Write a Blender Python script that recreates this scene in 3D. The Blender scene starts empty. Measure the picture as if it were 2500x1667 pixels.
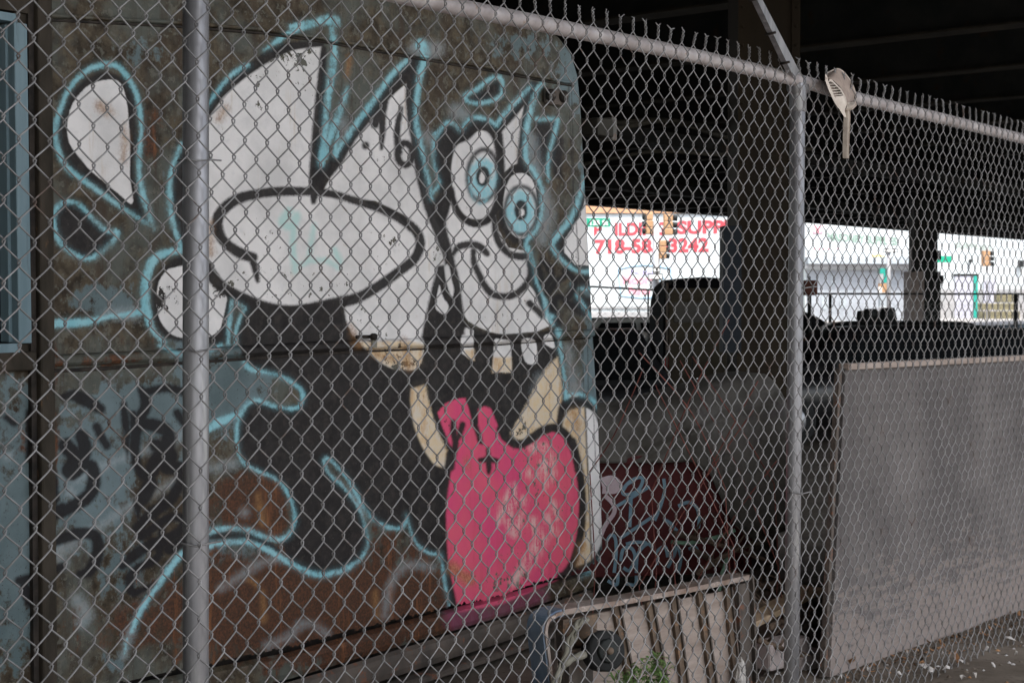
import bpy, bmesh, math, random
import numpy as np
from mathutils import Vector, Matrix, noise as mnoise
R = math.radians
random.seed(7); rng = np.random.default_rng(7)
scene = bpy.context.scene
COL = scene.collection

# ------------------------------------------------------------------ camera model (photo pixels 2500 x 1667)
F = 3800.0; EYE = 1.40; PITCH = math.atan((833.5 - 730.0) / F)
cp, sp = math.cos(PITCH), math.sin(PITCH)
CAM = Vector((0, 0, EYE))
U2 = Vector((0.6287, 0.7777, 0)); N2 = Vector((-0.7777, 0.6287, 0)); UP = Vector((0, 0, 1))
def ray(px, py):
    x = (px - 1250) / F; y = (833.5 - py) / F
    return Vector((x, cp + y * sp, -sp + y * cp))
def hitD(px, py, D):                 # point on the vertical plane at distance D, parallel to the fence
    d = ray(px, py); return CAM + d * (D / d.dot(N2))
def hitY(px, py, Y):                 # point on the vertical plane y = Y
    d = ray(px, py); return CAM + d * (Y / d.y)
def hitG(px, py, z=0.0):             # point on the ground
    d = ray(px, py); return CAM + d * ((z - EYE) / d.z)
def P(D, s, z): return N2 * D + U2 * s + UP * z
def S_of(v): return v.x * U2.x + v.y * U2.y
def project(pts):
    p = np.asarray(pts, float) - np.array([0, 0, EYE])
    zf = p[:, 1] * cp - p[:, 2] * sp; yc = p[:, 1] * sp + p[:, 2] * cp
    return 1250 + F * p[:, 0] / zf, 833.5 - F * yc / zf

# ------------------------------------------------------------------ materials
def new_mat(name):
    m = bpy.data.materials.new(name); m.use_nodes = True
    nt = m.node_tree; b = nt.nodes['Principled BSDF']
    return m, nt, b
def nd(nt, typ, **kw):
    n = nt.nodes.new(typ)
    for k, v in kw.items():
        if k.startswith('i_'):
            n.inputs[k[2:].replace('_', ' ')].default_value = v
        else: setattr(n, k, v)
    return n
def noise_node(nt, scale, detail=4, rough=.55, stretch=(1, 1, 1), dist=0.0, off=(0, 0, 0)):
    tc = nd(nt, 'ShaderNodeTexCoord'); mp = nd(nt, 'ShaderNodeMapping')
    mp.inputs['Scale'].default_value = stretch; mp.inputs['Location'].default_value = off
    nt.links.new(tc.outputs['Object'], mp.inputs['Vector'])
    n = nd(nt, 'ShaderNodeTexNoise'); n.inputs['Scale'].default_value = scale
    n.inputs['Detail'].default_value = detail; n.inputs['Roughness'].default_value = rough
    n.inputs['Distortion'].default_value = dist
    nt.links.new(mp.outputs['Vector'], n.inputs['Vector'])
    return n.outputs['Fac']
def mrange(nt, src, a, b, c=0.0, d=1.0, smooth=False):
    n = nd(nt, 'ShaderNodeMapRange')
    if smooth: n.interpolation_type = 'SMOOTHSTEP'
    n.inputs['From Min'].default_value = a; n.inputs['From Max'].default_value = b
    n.inputs['To Min'].default_value = c; n.inputs['To Max'].default_value = d
    nt.links.new(src, n.inputs['Value']); return n.outputs['Result']
def math_n(nt, op, a, b=None):
    n = nd(nt, 'ShaderNodeMath', operation=op)
    for i, v in enumerate((a, b)):
        if v is None: continue
        if isinstance(v, (int, float)): n.inputs[i].default_value = v
        else: nt.links.new(v, n.inputs[i])
    return n.outputs[0]
def mixc(nt, fac, a, b):
    n = nd(nt, 'ShaderNodeMix', data_type='RGBA')
    if isinstance(fac, (int, float)): n.inputs[0].default_value = fac
    else: nt.links.new(fac, n.inputs[0])
    for i, v in ((6, a), (7, b)):
        if isinstance(v, tuple): n.inputs[i].default_value = (*v[:3], 1)
        else: nt.links.new(v, n.inputs[i])
    return n.outputs[2]
def bump(nt, b, h, strength=.3, dist=.01):
    n = nd(nt, 'ShaderNodeBump'); n.inputs['Strength'].default_value = strength; n.inputs['Distance'].default_value = dist
    nt.links.new(h, n.inputs['Height']); nt.links.new(n.outputs['Normal'], b.inputs['Normal'])
def worn(name, c1, c2, scale=6, rough=.7, metal=0.0, stretch=(1, 1, 1), c3=None, s3=30, lo=.35, hi=.65, bmp=.15, t3=.58, coat=0):
    m, nt, b = new_mat(name)
    f = mrange(nt, noise_node(nt, scale, 6, .6, stretch), lo, hi)
    c = mixc(nt, f, c1, c2)
    if c3:
        g = mrange(nt, noise_node(nt, s3, 5, .65, stretch, off=(3, 7, 1)), t3, t3 + .09)
        c = mixc(nt, g, c, c3)
    nt.links.new(c, b.inputs['Base Color'])
    b.inputs['Roughness'].default_value = rough; b.inputs['Metallic'].default_value = metal
    if rough > .4 and not metal: b.inputs['Specular IOR Level'].default_value = .15
    if coat: b.inputs['Coat Weight'].default_value = coat; b.inputs['Coat Roughness'].default_value = .1
    if bmp: bump(nt, b, noise_node(nt, scale * 5, 5, .6, stretch), bmp, .004)
    return m
def flat(name, c, rough=.6, metal=0.0, var=.12, scale=8, coat=0):
    d = tuple(x * (1 - var) for x in c); e = tuple(min(1, x * (1 + var)) for x in c)
    return worn(name, d, e, scale, rough, metal, bmp=0, coat=coat)

# ------------------------------------------------------------------ mesh builder
class MB:
    def __init__(self): self.v = []; self.f = []; self.m = []; self.mats = []; self.sm = []
    def mi(self, mat):
        if mat not in self.mats: self.mats.append(mat)
        return self.mats.index(mat)
    def add(self, verts, faces, mat, smooth=False):
        o = len(self.v); k = self.mi(mat)
        self.v += [tuple(p) for p in verts]
        for f in faces: self.f.append([o + i for i in f]); self.m.append(k); self.sm.append(smooth)
    def hexa(self, p, mat):          # 8 corners: bottom 4 (ccw), top 4
        self.add(p, [(3, 2, 1, 0), (4, 5, 6, 7), (0, 1, 5, 4), (1, 2, 6, 5), (2, 3, 7, 6), (3, 0, 4, 7)], mat)
    def obox(self, c, ax, ay, az, mat, bev=0.0):   # centre, half-axis vectors
        c = Vector(c); ax = Vector(ax); ay = Vector(ay); az = Vector(az)
        if not bev:
            q = [c - ax - ay - az, c + ax - ay - az, c + ax + ay - az, c - ax + ay - az]
            self.hexa(q + [p + 2 * az for p in q], mat); return
        bm = bmesh.new(); bmesh.ops.create_cube(bm, size=2)
        M = Matrix((ax, ay, az)).transposed()
        for v in bm.verts: v.co = M @ v.co + c
        bmesh.ops.bevel(bm, geom=bm.edges[:] , offset=bev, segments=2, affect='EDGES', profile=.5)
        bm.verts.index_update()
        self.add([v.co for v in bm.verts], [[v.index for v in f.verts] for f in bm.faces], mat); bm.free()
    def box(self, x0, x1, y0, y1, z0, z1, mat, bev=0.0):
        self.obox(((x0 + x1) / 2, (y0 + y1) / 2, (z0 + z1) / 2), ((x1 - x0) / 2, 0, 0), (0, (y1 - y0) / 2, 0), (0, 0, (z1 - z0) / 2), mat, bev)
    def pbox(self, D0, D1, s0, s1, z0, z1, mat, bev=0.0):   # box in fence coordinates
        self.obox(P((D0 + D1) / 2, (s0 + s1) / 2, (z0 + z1) / 2), U2 * ((s1 - s0) / 2), N2 * ((D1 - D0) / 2), UP * ((z1 - z0) / 2), mat, bev)
    def tube(self, pts, r, mat, sides=8, cap=True, smooth=True):
        pts = [Vector(p) for p in pts]; n = len(pts)
        rs = r if isinstance(r, (list, tuple)) else [r] * n
        vs = []; ref = None
        for i in range(n):
            t = (pts[min(i + 1, n - 1)] - pts[max(i - 1, 0)])
            t = t.normalized() if t.length > 1e-9 else Vector((0, 0, 1))
            if ref is None:
                ref = Vector((0, 0, 1)) if abs(t.z) < .9 else Vector((1, 0, 0))
            a = (ref - t * ref.dot(t)).normalized(); ref = a; b = t.cross(a)
            for k in range(sides):
                an = 2 * math.pi * k / sides
                vs.append(pts[i] + (a * math.cos(an) + b * math.sin(an)) * rs[i])
        fs = [(i * sides + k, i * sides + (k + 1) % sides, (i + 1) * sides + (k + 1) % sides, (i + 1) * sides + k) for i in range(n - 1) for k in range(sides)]
        if cap: fs += [tuple(range(sides))[::-1], tuple((n - 1) * sides + k for k in range(sides))]
        self.add(vs, fs, mat, smooth)
    def prism(self, front, back, mat):             # two matching outlines
        n = len(front)
        self.add(list(front) + list(back), [tuple(range(n)), tuple(range(2 * n - 1, n - 1, -1))] + [(i, i + n, (i + 1) % n + n, (i + 1) % n) for i in range(n)], mat)
    def disc(self, c, ax, r, h, mat, sides=24):    # cylinder, axis ax, length h
        ax = Vector(ax).normalized(); self.tube([Vector(c), Vector(c) + ax * h], r, mat, sides)
    def build(self, name, parent=None, **props):
        me = bpy.data.meshes.new(name)
        off = Vector(parent['_o']) if parent is not None and '_o' in parent else Vector((0, 0, 0))
        if parent is None and 'at' in props: off = Vector(props.pop('at'))
        me.from_pydata([(p[0] - off.x, p[1] - off.y, p[2] - off.z) for p in self.v], [], self.f)
        for m in self.mats: me.materials.append(m)
        me.polygons.foreach_set('material_index', self.m); me.polygons.foreach_set('use_smooth', self.sm)
        me.update()
        o = bpy.data.objects.new(name, me); COL.objects.link(o)
        if parent is not None: o.parent = parent; o['_o'] = tuple(off)
        else: o.location = off; o['_o'] = tuple(off)
        tag(o, **props); return o
def tag(o, label=None, cat=None, group=None, kind=None):
    if label: o['label'] = label
    if cat: o['category'] = cat
    if group: o['group'] = group
    if kind: o['kind'] = kind
    return o
def thing(name, label, cat, loc, group=None):
    o = bpy.data.objects.new(name, None); COL.objects.link(o); o.empty_display_size = .2
    o.location = loc; o['_o'] = tuple(loc); return tag(o, label, cat, group)
def dup(root, delta, label=None, rz=0.0):
    r = root.copy(); COL.objects.link(r); r.location = root.location + Vector(delta); r.rotation_euler.z = root.rotation_euler.z + rz
    if label: r['label'] = label
    for ch in root.children:
        c = ch.copy(); COL.objects.link(c); c.parent = r
        for g in ch.children:
            d = g.copy(); COL.objects.link(d); d.parent = c
    return r
def smooth_path(pts, per=6, closed=False):
    p = [Vector(q) for q in pts]; n = len(p); out = []
    rngi = range(n if closed else n - 1)
    for i in rngi:
        if closed: a, b, c, d = p[(i - 1) % n], p[i], p[(i + 1) % n], p[(i + 2) % n]
        else: a, b, c, d = p[max(i - 1, 0)], p[i], p[i + 1], p[min(i + 2, n - 1)]
        for k in range(per):
            t = k / per
            out.append(.5 * ((2 * b) + (c - a) * t + (2 * a - 5 * b + 4 * c - d) * t * t + (3 * b - a - 3 * c + d) * t ** 3))
    if not closed: out.append(p[-1])
    return out
def text_into(mb, txt, mat, x0, x1, yt0, yb0, Y, dy=0.0, proud=.02):
    """lettering on the plane y = Y, fitted between two photo columns and two rows; dy = rise to the right in px"""
    cu = bpy.data.curves.new('t', 'FONT'); cu.body = txt; cu.extrude = .01; cu.offset = .042
    ob = bpy.data.objects.new('t', cu); COL.objects.link(ob)
    me = bpy.data.meshes.new_from_object(ob.evaluated_get(bpy.context.evaluated_depsgraph_get()))
    vs = np.array([v.co[:] for v in me.vertices]); fs = [list(p.vertices) for p in me.polygons]
    bpy.data.objects.remove(ob); bpy.data.curves.remove(cu); bpy.data.meshes.remove(me)
    mn, mx = vs.min(0), vs.max(0); q = (vs - mn) / np.maximum(mx - mn, 1e-6)
    out = []
    for a, b, c in q:
        px = x0 + a * (x1 - x0); py = yb0 + (yt0 - yb0) * b - dy * a
        w = hitY(px, py, Y); out.append((w.x, w.y - proud + c * proud * .8, w.z))
    mb.add(out, fs, mat)
# ------------------------------------------------------------------ the spray-paint on the truck: shapes as signed distances, stored on the panel's vertices
VIEWS = {'1': (0, 0, 1.96), '2': (700, 0, 1.96), '5': (0, 800, 1.808), '6': (700, 800, 1.808),
         'A': (380, 380, 2.703), 'B': (980, 180, 2.6135), 'C': (980, 740, 3.919), 'D': (500, 1350, 2.613), 'E': (0, 850, 2.6135), 'G': (0, 0, 1.743)}
LAYERS = ['dark', 'haze', 'white', 'tan', 'pink', 'mag', 'pale', 'black', 'cyan', 'mint', 'ink', 'pup', 'spot', 'tagp', 'stain', 'seam']
ART = {k: [] for k in LAYERS}
def q(v, pts):
    ox, oy, s = VIEWS[v]; return [(ox + x / s, oy + y / s) for x, y in pts]
def sm2(pts, per=5, closed=False):
    return [(p.x, p.y) for p in smooth_path([(x, y, 0) for x, y in pts], per, closed)]
def stroke(layer, v, pts, w, closed=False, smooth=True):
    p = q(v, pts); s = VIEWS[v][2]
    n = len(p)
    ws = [x / s for x in w] if isinstance(w, (list, tuple)) else [w / s] * n
    if smooth and n > 2:
        tri = [(a, b, c) for (a, b), c in zip(p, ws)]
        r = smooth_path(tri, 5, closed); p = [(k.x, k.y) for k in r]; ws = [max(k.z, .5) for k in r]
    if closed: p.append(p[0]); ws.append(ws[0])
    ART[layer].append(('s', np.array(p), np.array(ws)))
def fill(layer, v, pts, smooth=True):
    p = q(v, pts)
    if smooth: p = sm2(p, 5, True)
    ART[layer].append(('f', np.array(p), None))
def ell(layer, v, c, rx, ry, tilt=0.0, ring=None):
    pts = []
    for k in range(28):
        a = 2 * math.pi * k / 28; x = rx * math.cos(a); y = ry * math.sin(a)
        pts.append((c[0] + x * math.cos(tilt) - y * math.sin(tilt), c[1] + x * math.sin(tilt) + y * math.cos(tilt)))
    if ring: stroke(layer, v, pts, ring, True, False)
    else: fill(layer, v, pts, False)

# --- teardrop and bean on the left
fill('dark', '1', [(520, 345), (610, 390), (650, 500), (650, 700), (645, 850), (700, 1060), (600, 990), (440, 880), (330, 790), (280, 660), (290, 540), (350, 430), (440, 360)])
fill('white', '1', [(540, 382), (580, 405), (602, 470), (614, 560), (622, 700), (622, 850), (634, 975), (560, 922), (440, 822), (372, 745), (330, 680), (322, 600), (342, 510), (390, 440), (450, 396)])
stroke('cyan', '1', [(500, 308), (565, 322), (620, 385), (655, 460), (672, 550), (675, 650), (665, 760), (668, 850), (690, 950), (715, 1030), (738, 1098)], [30, 28, 28, 26, 24, 22, 24, 26, 32, 32, 14])
stroke('cyan', '1', [(500, 308), (430, 332), (375, 375), (330, 430), (290, 520), (266, 600), (266, 660), (285, 740), (320, 800), (400, 865), (500, 935), (600, 1005), (680, 1055), (740, 1092)], [30, 28, 26, 26, 28, 30, 30, 30, 30, 28, 26, 22, 18, 10])
fill('dark', '1', [(300, 965), (350, 965), (400, 1000), (440, 1045), (510, 1105), (550, 1120), (530, 1160), (480, 1210), (430, 1240), (370, 1225), (310, 1185), (265, 1120), (250, 1060), (265, 1000)])
stroke('cyan', '1', [(330, 965), (385, 985), (440, 1045), (510, 1105), (560, 1110), (540, 1155), (480, 1210), (425, 1238), (370, 1225), (310, 1185), (268, 1120), (255, 1050), (280, 985)], [22, 20, 22, 24, 26, 24, 26, 26, 26, 28, 30, 30, 28], True)
# --- head, left outline
stroke('cyan', '1', [(870, 690), (840, 760), (815, 850), (812, 950), (825, 1050), (848, 1130), (872, 1190)], [20, 24, 26, 28, 28, 24, 18])
fill('dark', '1', [(870, 720), (835, 800), (822, 900), (826, 1000), (842, 1080), (880, 1190), (1010, 1190), (1010, 500), (960, 560)])
stroke('cyan', '1', [(872, 1196), (790, 1212), (735, 1245), (705, 1310), (694, 1400), (704, 1490), (730, 1580), (790, 1640)], [34, 40, 46, 48, 46, 40, 30, 22])
fill('dark', '1', [(880, 1225), (800, 1262), (750, 1330), (726, 1400), (728, 1490), (760, 1580), (830, 1630), (1080, 1640), (1100, 1500), (1085, 1390), (1020, 1300)])
fill('white', '1', [(890, 1275), (840, 1280), (800, 1292), (765, 1340), (750, 1410), (756, 1500), (790, 1570), (850, 1612), (960, 1620), (1040, 1590), (1064, 1540), (1076, 1480), (1084, 1415), (1040, 1380), (990, 1330)])
stroke('cyan', '1', [(990, 510), (1060, 412), (1120, 350), (1185, 312)], [16, 22, 26, 26])
stroke('cyan', '1', [(1265, 240), (1330, 195), (1400, 152), (1480, 120), (1560, 96), (1612, 98)], [14, 26, 30, 34, 46, 34])
fill('white', '1', [(985, 1130), (985, 600), (1010, 540), (1080, 445), (1180, 365), (1290, 288), (1400, 240), (1480, 225), (1540, 222), (1535, 400), (1512, 600), (1495, 780), (1480, 930), (1250, 930), (1040, 1050), (1010, 1300), (1090, 1400), (1010, 1340)], False)
stroke('black', '1', [(985, 540), (1060, 440), (1130, 375), (1200, 325), (1300, 262), (1400, 222), (1540, 212)], [44, 48, 46, 42, 44, 34, 16])
# --- spikes on top (view 2 = 700,0)
fill('white', '2', [(150, 960), (235, 800), (320, 670), (420, 540), (500, 460), (575, 400), (600, 560), (620, 720), (650, 860), (690, 1000), (735, 1120), (765, 1250), (740, 1330), (700, 1440), (668, 1568), (268, 1568), (270, 1480), (340, 1400), (600, 1250), (640, 1120), (560, 1030), (420, 960)], False)
stroke('black', '2', [(178, 235), (165, 400), (152, 560), (143, 720), (135, 880), (128, 965)], [22, 34, 42, 50, 52, 18])
fill('black', '2', [(115, 890), (135, 780), (170, 800), (240, 760), (215, 830), (150, 935)], False)
stroke('black', '2', [(170, 850), (232, 780), (310, 655), (400, 545), (470, 455), (540, 375), (600, 318), (650, 290)], [46, 50, 44, 44, 52, 56, 58, 26])
stroke('cyan', '2', [(218, 140), (226, 250), (208, 400), (192, 520), (182, 640), (166, 785)], [28, 36, 38, 36, 34, 38])
stroke('cyan', '2', [(20, 130), (75, 118), (130, 112), (200, 100), (242, 118)], [26, 30, 30, 40, 30])
stroke('cyan', '2', [(290, 425), (262, 510), (225, 610), (196, 690), (180, 760)], [20, 30, 36, 34, 26])
stroke('cyan', '2', [(235, 745), (252, 705), (300, 640), (365, 550), (430, 462), (500, 362), (572, 292)], [26, 28, 30, 32, 30, 30, 26])
stroke('cyan', '2', [(232, 745), (238, 690), (250, 630)], [24, 22, 14])
stroke('haze', '2', [(290, 660), (270, 590)], [60, 40])
stroke('cyan', '2', [(640, 215), (662, 270), (640, 350), (626, 450), (618, 550), (630, 640), (650, 725), (668, 820), (680, 880), (694, 955)], [60, 40, 34, 30, 28, 32, 28, 24, 28, 18])
stroke('haze', '2', [(620, 235), (700, 240), (735, 230)], [70, 80, 40])
stroke('black', '2', [(600, 320), (592, 450), (604, 560), (622, 690), (640, 810), (668, 930), (705, 1040), (742, 1140), (770, 1230), (795, 1340), (806, 1450), (826, 1568)], [30, 40, 50, 44, 44, 50, 50, 42, 34, 40, 42, 50])
stroke('black', '2', [(462, 480), (455, 560), (458, 640), (453, 712)], [44, 34, 22, 8])
fill('black', '2', [(405, 600), (440, 520), (450, 560), (432, 610)])
ell('black', '2', (378, 697), 15, 15)
stroke('black', '2', [(548, 520), (530, 610), (528, 690), (540, 730)], [14, 24, 22, 20])
ell('black', '2', (566, 738), 36, 52, 0, 26)
# --- grey spike between the faces, goggled eye surround (view B = 980,180)
stroke('cyan', 'B', [(215, 385), (205, 480), (208, 560), (222, 640), (240, 700), (205, 760)], [24, 26, 24, 24, 26, 22])
fill('black', 'B', [(250, 360), (300, 330), (350, 350), (400, 330), (480, 300), (560, 305), (630, 350), (650, 480), (650, 620), (620, 560), (600, 430), (560, 370), (500, 352), (420, 420), (350, 450), (318, 540), (310, 640), (318, 760), (300, 880), (250, 990), (210, 940), (190, 840), (240, 770), (245, 680), (215, 600), (220, 470)])
fill('white', 'B', [(500, 360), (560, 375), (598, 430), (618, 540), (622, 660), (612, 780), (580, 880), (530, 925), (450, 928), (390, 890), (345, 810), (322, 700), (318, 590), (340, 480), (380, 440), (430, 410)])
stroke('cyan', 'B', [(225, 400), (255, 352), (295, 315), (340, 325), (378, 362), (408, 318), (460, 282), (520, 285), (565, 300), (605, 330)], [26, 28, 30, 28, 28, 30, 32, 30, 30, 24])
stroke('cyan', 'B', [(605, 330), (640, 280), (700, 210), (760, 150), (825, 80)], [22, 30, 34, 34, 24])
stroke('haze', 'B', [(350, 240), (400, 260)], [90, 60])
stroke('haze', 'B', [(160, 390), (185, 440)], [60, 50])
stroke('black', 'B', [(620, 360), (680, 290), (750, 200), (830, 95), (850, 70)], [34, 44, 50, 58, 30])
fill('white', 'B', [(785, 200), (770, 300), (760, 420), (750, 570), (700, 590), (655, 630), (645, 520), (630, 380), (690, 300)], False)
stroke('black', 'B', [(815, 120), (795, 250), (775, 370), (762, 480), (758, 600)], [44, 34, 30, 30, 34])
stroke('cyan', 'B', [(905, 60), (862, 110), (838, 190), (815, 270), (800, 360), (790, 460), (800, 560), (840, 620), (880, 690), (900, 770), (895, 870), (880, 950), (850, 1010), (805, 1060), (792, 1130)], [26, 34, 40, 44, 42, 40, 34, 34, 32, 26, 24, 26, 28, 32, 20])
stroke('haze', 'B', [(830, 420), (850, 560), (880, 640)], [70, 70, 50])
stroke('haze', 'B', [(920, 760), (930, 900), (900, 1060)], [60, 90, 70])
stroke('black', 'B', [(470, 342), (550, 352), (606, 420), (628, 540), (632, 660), (622, 780), (585, 890), (530, 945), (460, 955), (390, 920), (340, 840), (318, 740)], [36, 34, 40, 44, 44, 42, 42, 38, 38, 34, 32, 30])
ell('ink', 'B', (520, 650), 98, 165, .06, 20)
ell('cyan', 'B', (518, 668), 92, 134, .06)
stroke('cyan', 'B', [(430, 700), (455, 790), (500, 830), (550, 800)], 12)
ell('pup', 'B', (520, 655), 45, 64, .05)
ell('spot', 'B', (516, 662), 17, 38, .1)
# second eye
fill('dark', 'B', [(650, 700), (675, 610), (740, 580), (800, 590), (850, 650), (885, 740), (892, 860), (870, 960), (820, 1050), (750, 1088), (680, 1060), (630, 980), (612, 880), (625, 780)])
fill('white', 'B', [(750, 635), (800, 645), (840, 690), (862, 780), (866, 880), (845, 980), (790, 1045), (740, 1045), (690, 1000), (658, 920), (650, 820), (665, 730), (700, 660)])
ell('ink', 'B', (765, 870), 102, 150, 0, 18)
ell('cyan', 'B', (760, 878), 92, 138)
stroke('ink', 'B', [(690, 960), (740, 1020), (800, 1025), (850, 960)], [10, 16, 18, 10])
ell('pup', 'B', (762, 872), 42, 66)
ell('spot', 'B', (768, 885), 17, 24)
stroke('black', 'B', [(594, 920), (600, 1010), (630, 1090), (690, 1150), (760, 1165), (800, 1160)], [26, 32, 34, 36, 40, 36])
fill('white', 'B', [(320, 800), (380, 920), (460, 980), (560, 950), (600, 900), (620, 1000), (680, 1110), (790, 1130), (820, 1250), (800, 1330), (860, 1400), (930, 1540), (945, 1610), (867, 1644), (767, 1654), (667, 1664), (573, 1650), (493, 1617), (427, 1577), (387, 1530), (350, 1400), (310, 1200), (250, 1000)], False)
fill('white', 'B', [(0, 1600), (150, 1500), (200, 1250), (280, 1050), (200, 900), (100, 800), (0, 1100)], False)
stroke('black', 'B', [(235, 920), (262, 1010), (290, 1100), (318, 1200), (345, 1320), (358, 1450), (372, 1600)], [70, 52, 42, 36, 44, 48, 70])
# brow hook and nose
stroke('black', 'B', [(330, 1150), (365, 1105), (430, 1090), (490, 1098), (530, 1130), (548, 1150)], [22, 34, 36, 38, 36, 26])
stroke('black', 'B', [(458, 1130), (462, 1200), (490, 1270), (530, 1350), (580, 1405), (650, 1422), (730, 1405), (790, 1350), (825, 1280), (815, 1180)], [24, 30, 32, 34, 36, 36, 36, 32, 34, 34])
stroke('cyan', 'B', [(805, 1110), (825, 1170), (850, 1240), (862, 1320), (890, 1390), (915, 1450), (935, 1540), (965, 1600)], [34, 30, 26, 22, 22, 30, 40, 24])
stroke('black', 'B', [(845, 1320), (875, 1400), (900, 1470), (920, 1530)], [22, 32, 34, 20])
stroke('black', 'B', [(818, 1465), (850, 1495), (900, 1540)], [36, 30, 40])
stroke('white', 'B', [(272, 1215), (285, 1290), (312, 1370), (325, 1430)], [18, 26, 26, 14])
# black wedge left of the snout
fill('black', 'B', [(235, 1230), (270, 1225), (280, 1320), (310, 1440), (340, 1500), (375, 1500), (400, 1660), (130, 1700), (160, 1540), (195, 1380)], False)
fill('spot', 'B', [(242, 1350), (262, 1420), (300, 1480), (285, 1530), (250, 1525), (218, 1490), (228, 1420)])
fill('spot', 'B', [(278, 1240), (298, 1220), (318, 1300), (334, 1380), (322, 1420), (296, 1350)])
# teardrop and boxes at upper right
fill('dark', 'B', [(430, 160), (520, 110), (600, 50), (640, 60), (640, 110), (570, 165), (480, 185)])
stroke('cyan', 'B', [(405, 140), (480, 100), (545, 50), (610, 20), (645, 50), (640, 130), (590, 170), (500, 190), (430, 180)], [30, 28, 28, 32, 26, 26, 28, 26, 24], True)
fill('dark', 'B', [(860, 305), (985, 310), (950, 420), (925, 540), (925, 660), (880, 590), (850, 470)], False)
stroke('cyan', 'B', [(862, 292), (930, 290), (1000, 292)], [26, 28, 26])
stroke('cyan', 'B', [(1000, 292), (975, 390), (945, 500), (935, 600), (940, 685)], [30, 28, 24, 22, 18])
stroke('dark', 'B', [(1010, 430), (990, 560), (1000, 640)], [60, 80, 50])
# ear at the right edge
fill('dark', 'B', [(1190, 660), (1150, 800), (1090, 940), (1010, 1040), (975, 1090), (1020, 1180), (1110, 1240), (1240, 1245), (1240, 660)], False)
fill('white', 'B', [(1215, 690), (1185, 740), (1160, 850), (1120, 940), (1040, 1060), (1040, 1140), (1110, 1220), (1235, 1225), (1250, 900)], False)
stroke('cyan', 'B', [(1170, 660), (1140, 770), (1110, 860), (1070, 940), (1000, 1025), (962, 1090), (1000, 1160), (1060, 1220), (1130, 1260), (1230, 1258)], [22, 32, 38, 44, 44, 36, 30, 28, 26, 26])
stroke('cyan', 'B', [(1135, 1372), (1230, 1375)], 22)
stroke('cyan', 'B', [(1085, 1340), (1130, 1430), (1180, 1510), (1230, 1580)], [14, 22, 22, 18])
stroke('dark', 'B', [(1150, 1320), (1230, 1320)], 70)
stroke('dark', 'B', [(1140, 1480), (1240, 1500)], 130)
for pts in ([(900, 1190), (960, 1280), (920, 1360)], [(930, 1400), (990, 1330), (1060, 1280)], [(960, 1500), (1000, 1420), (1080, 1480)], [(1040, 1260), (1110, 1330), (1060, 1440)], [(900, 1330), (880, 1240)]):
    stroke('tagp', 'B', pts, 44)
# --- the visor ellipse (view A = 380,380)
fill('white', 'A', [(440, 700), (350, 600), (360, 720), (450, 860), (580, 930), (760, 990), (900, 998), (1240, 950), (1500, 850), (1720, 700), (1760, 560), (1600, 400), (1200, 230), (700, 230)], False)
stroke('black', 'A', [(672, 825), (660, 760), (640, 700)], [18, 34, 32])
stroke('black', 'A', [(640, 672), (560, 645), (490, 600), (430, 540), (406, 460), (420, 390), (480, 325), (560, 280), (680, 252), (800, 238), (940, 236), (1080, 242), (1200, 262), (1340, 305), (1480, 350), (1600, 408), (1700, 480), (1742, 545), (1742, 610), (1700, 690), (1600, 770), (1480, 855), (1340, 935), (1220, 965), (1000, 1010), (850, 1020), (720, 995), (600, 950), (480, 895), (400, 830), (340, 740)],
       [58, 60, 58, 58, 62, 64, 62, 58, 54, 52, 50, 44, 40, 42, 46, 52, 54, 54, 54, 54, 54, 56, 60, 64, 60, 60, 60, 62, 64, 70, 70])
fill('black', 'A', [(590, 960), (700, 1000), (850, 1030), (1000, 1015), (1240, 985), (1250, 1080), (1290, 1180), (1400, 1300), (1480, 1390), (1590, 1420), (1740, 1420), (1790, 1500), (1600, 1560), (960, 1600), (930, 1500), (800, 1440), (650, 1400), (580, 1370), (560, 1250), (540, 1150), (580, 1060)], False)
stroke('cyan', 'A', [(505, 960), (492, 1060), (482, 1160), (478, 1240)], [22, 28, 30, 24])
stroke('cyan', 'A', [(505, 960), (540, 975), (590, 1005)], [18, 20, 18])
stroke('cyan', 'A', [(590, 1010), (555, 1080), (530, 1160), (528, 1240)], [26, 26, 26, 22])
stroke('haze', 'A', [(720, 1200), (760, 1150)], [50, 70])
for pts, w in (([(880, 370), (840, 440), (900, 470), (930, 400)], 60), ([(910, 500), (905, 600), (920, 760)], 44), ([(1045, 460), (1030, 560), (1000, 700), (930, 720)], 32), ([(1000, 700), (1120, 690), (1200, 740)], 34), ([(1180, 620), (1215, 700)], 40)):
    stroke('mint', 'A', pts, w)
fill('white', 'A', [(700, 250), (560, 290), (470, 340), (425, 400), (415, 470), (450, 550), (520, 610), (640, 670), (900, 700), (900, 300)], False)
fill('white', 'A', [(345, 480), (400, 540), (470, 620), (570, 690), (500, 720), (400, 690), (345, 640)], False)
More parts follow.
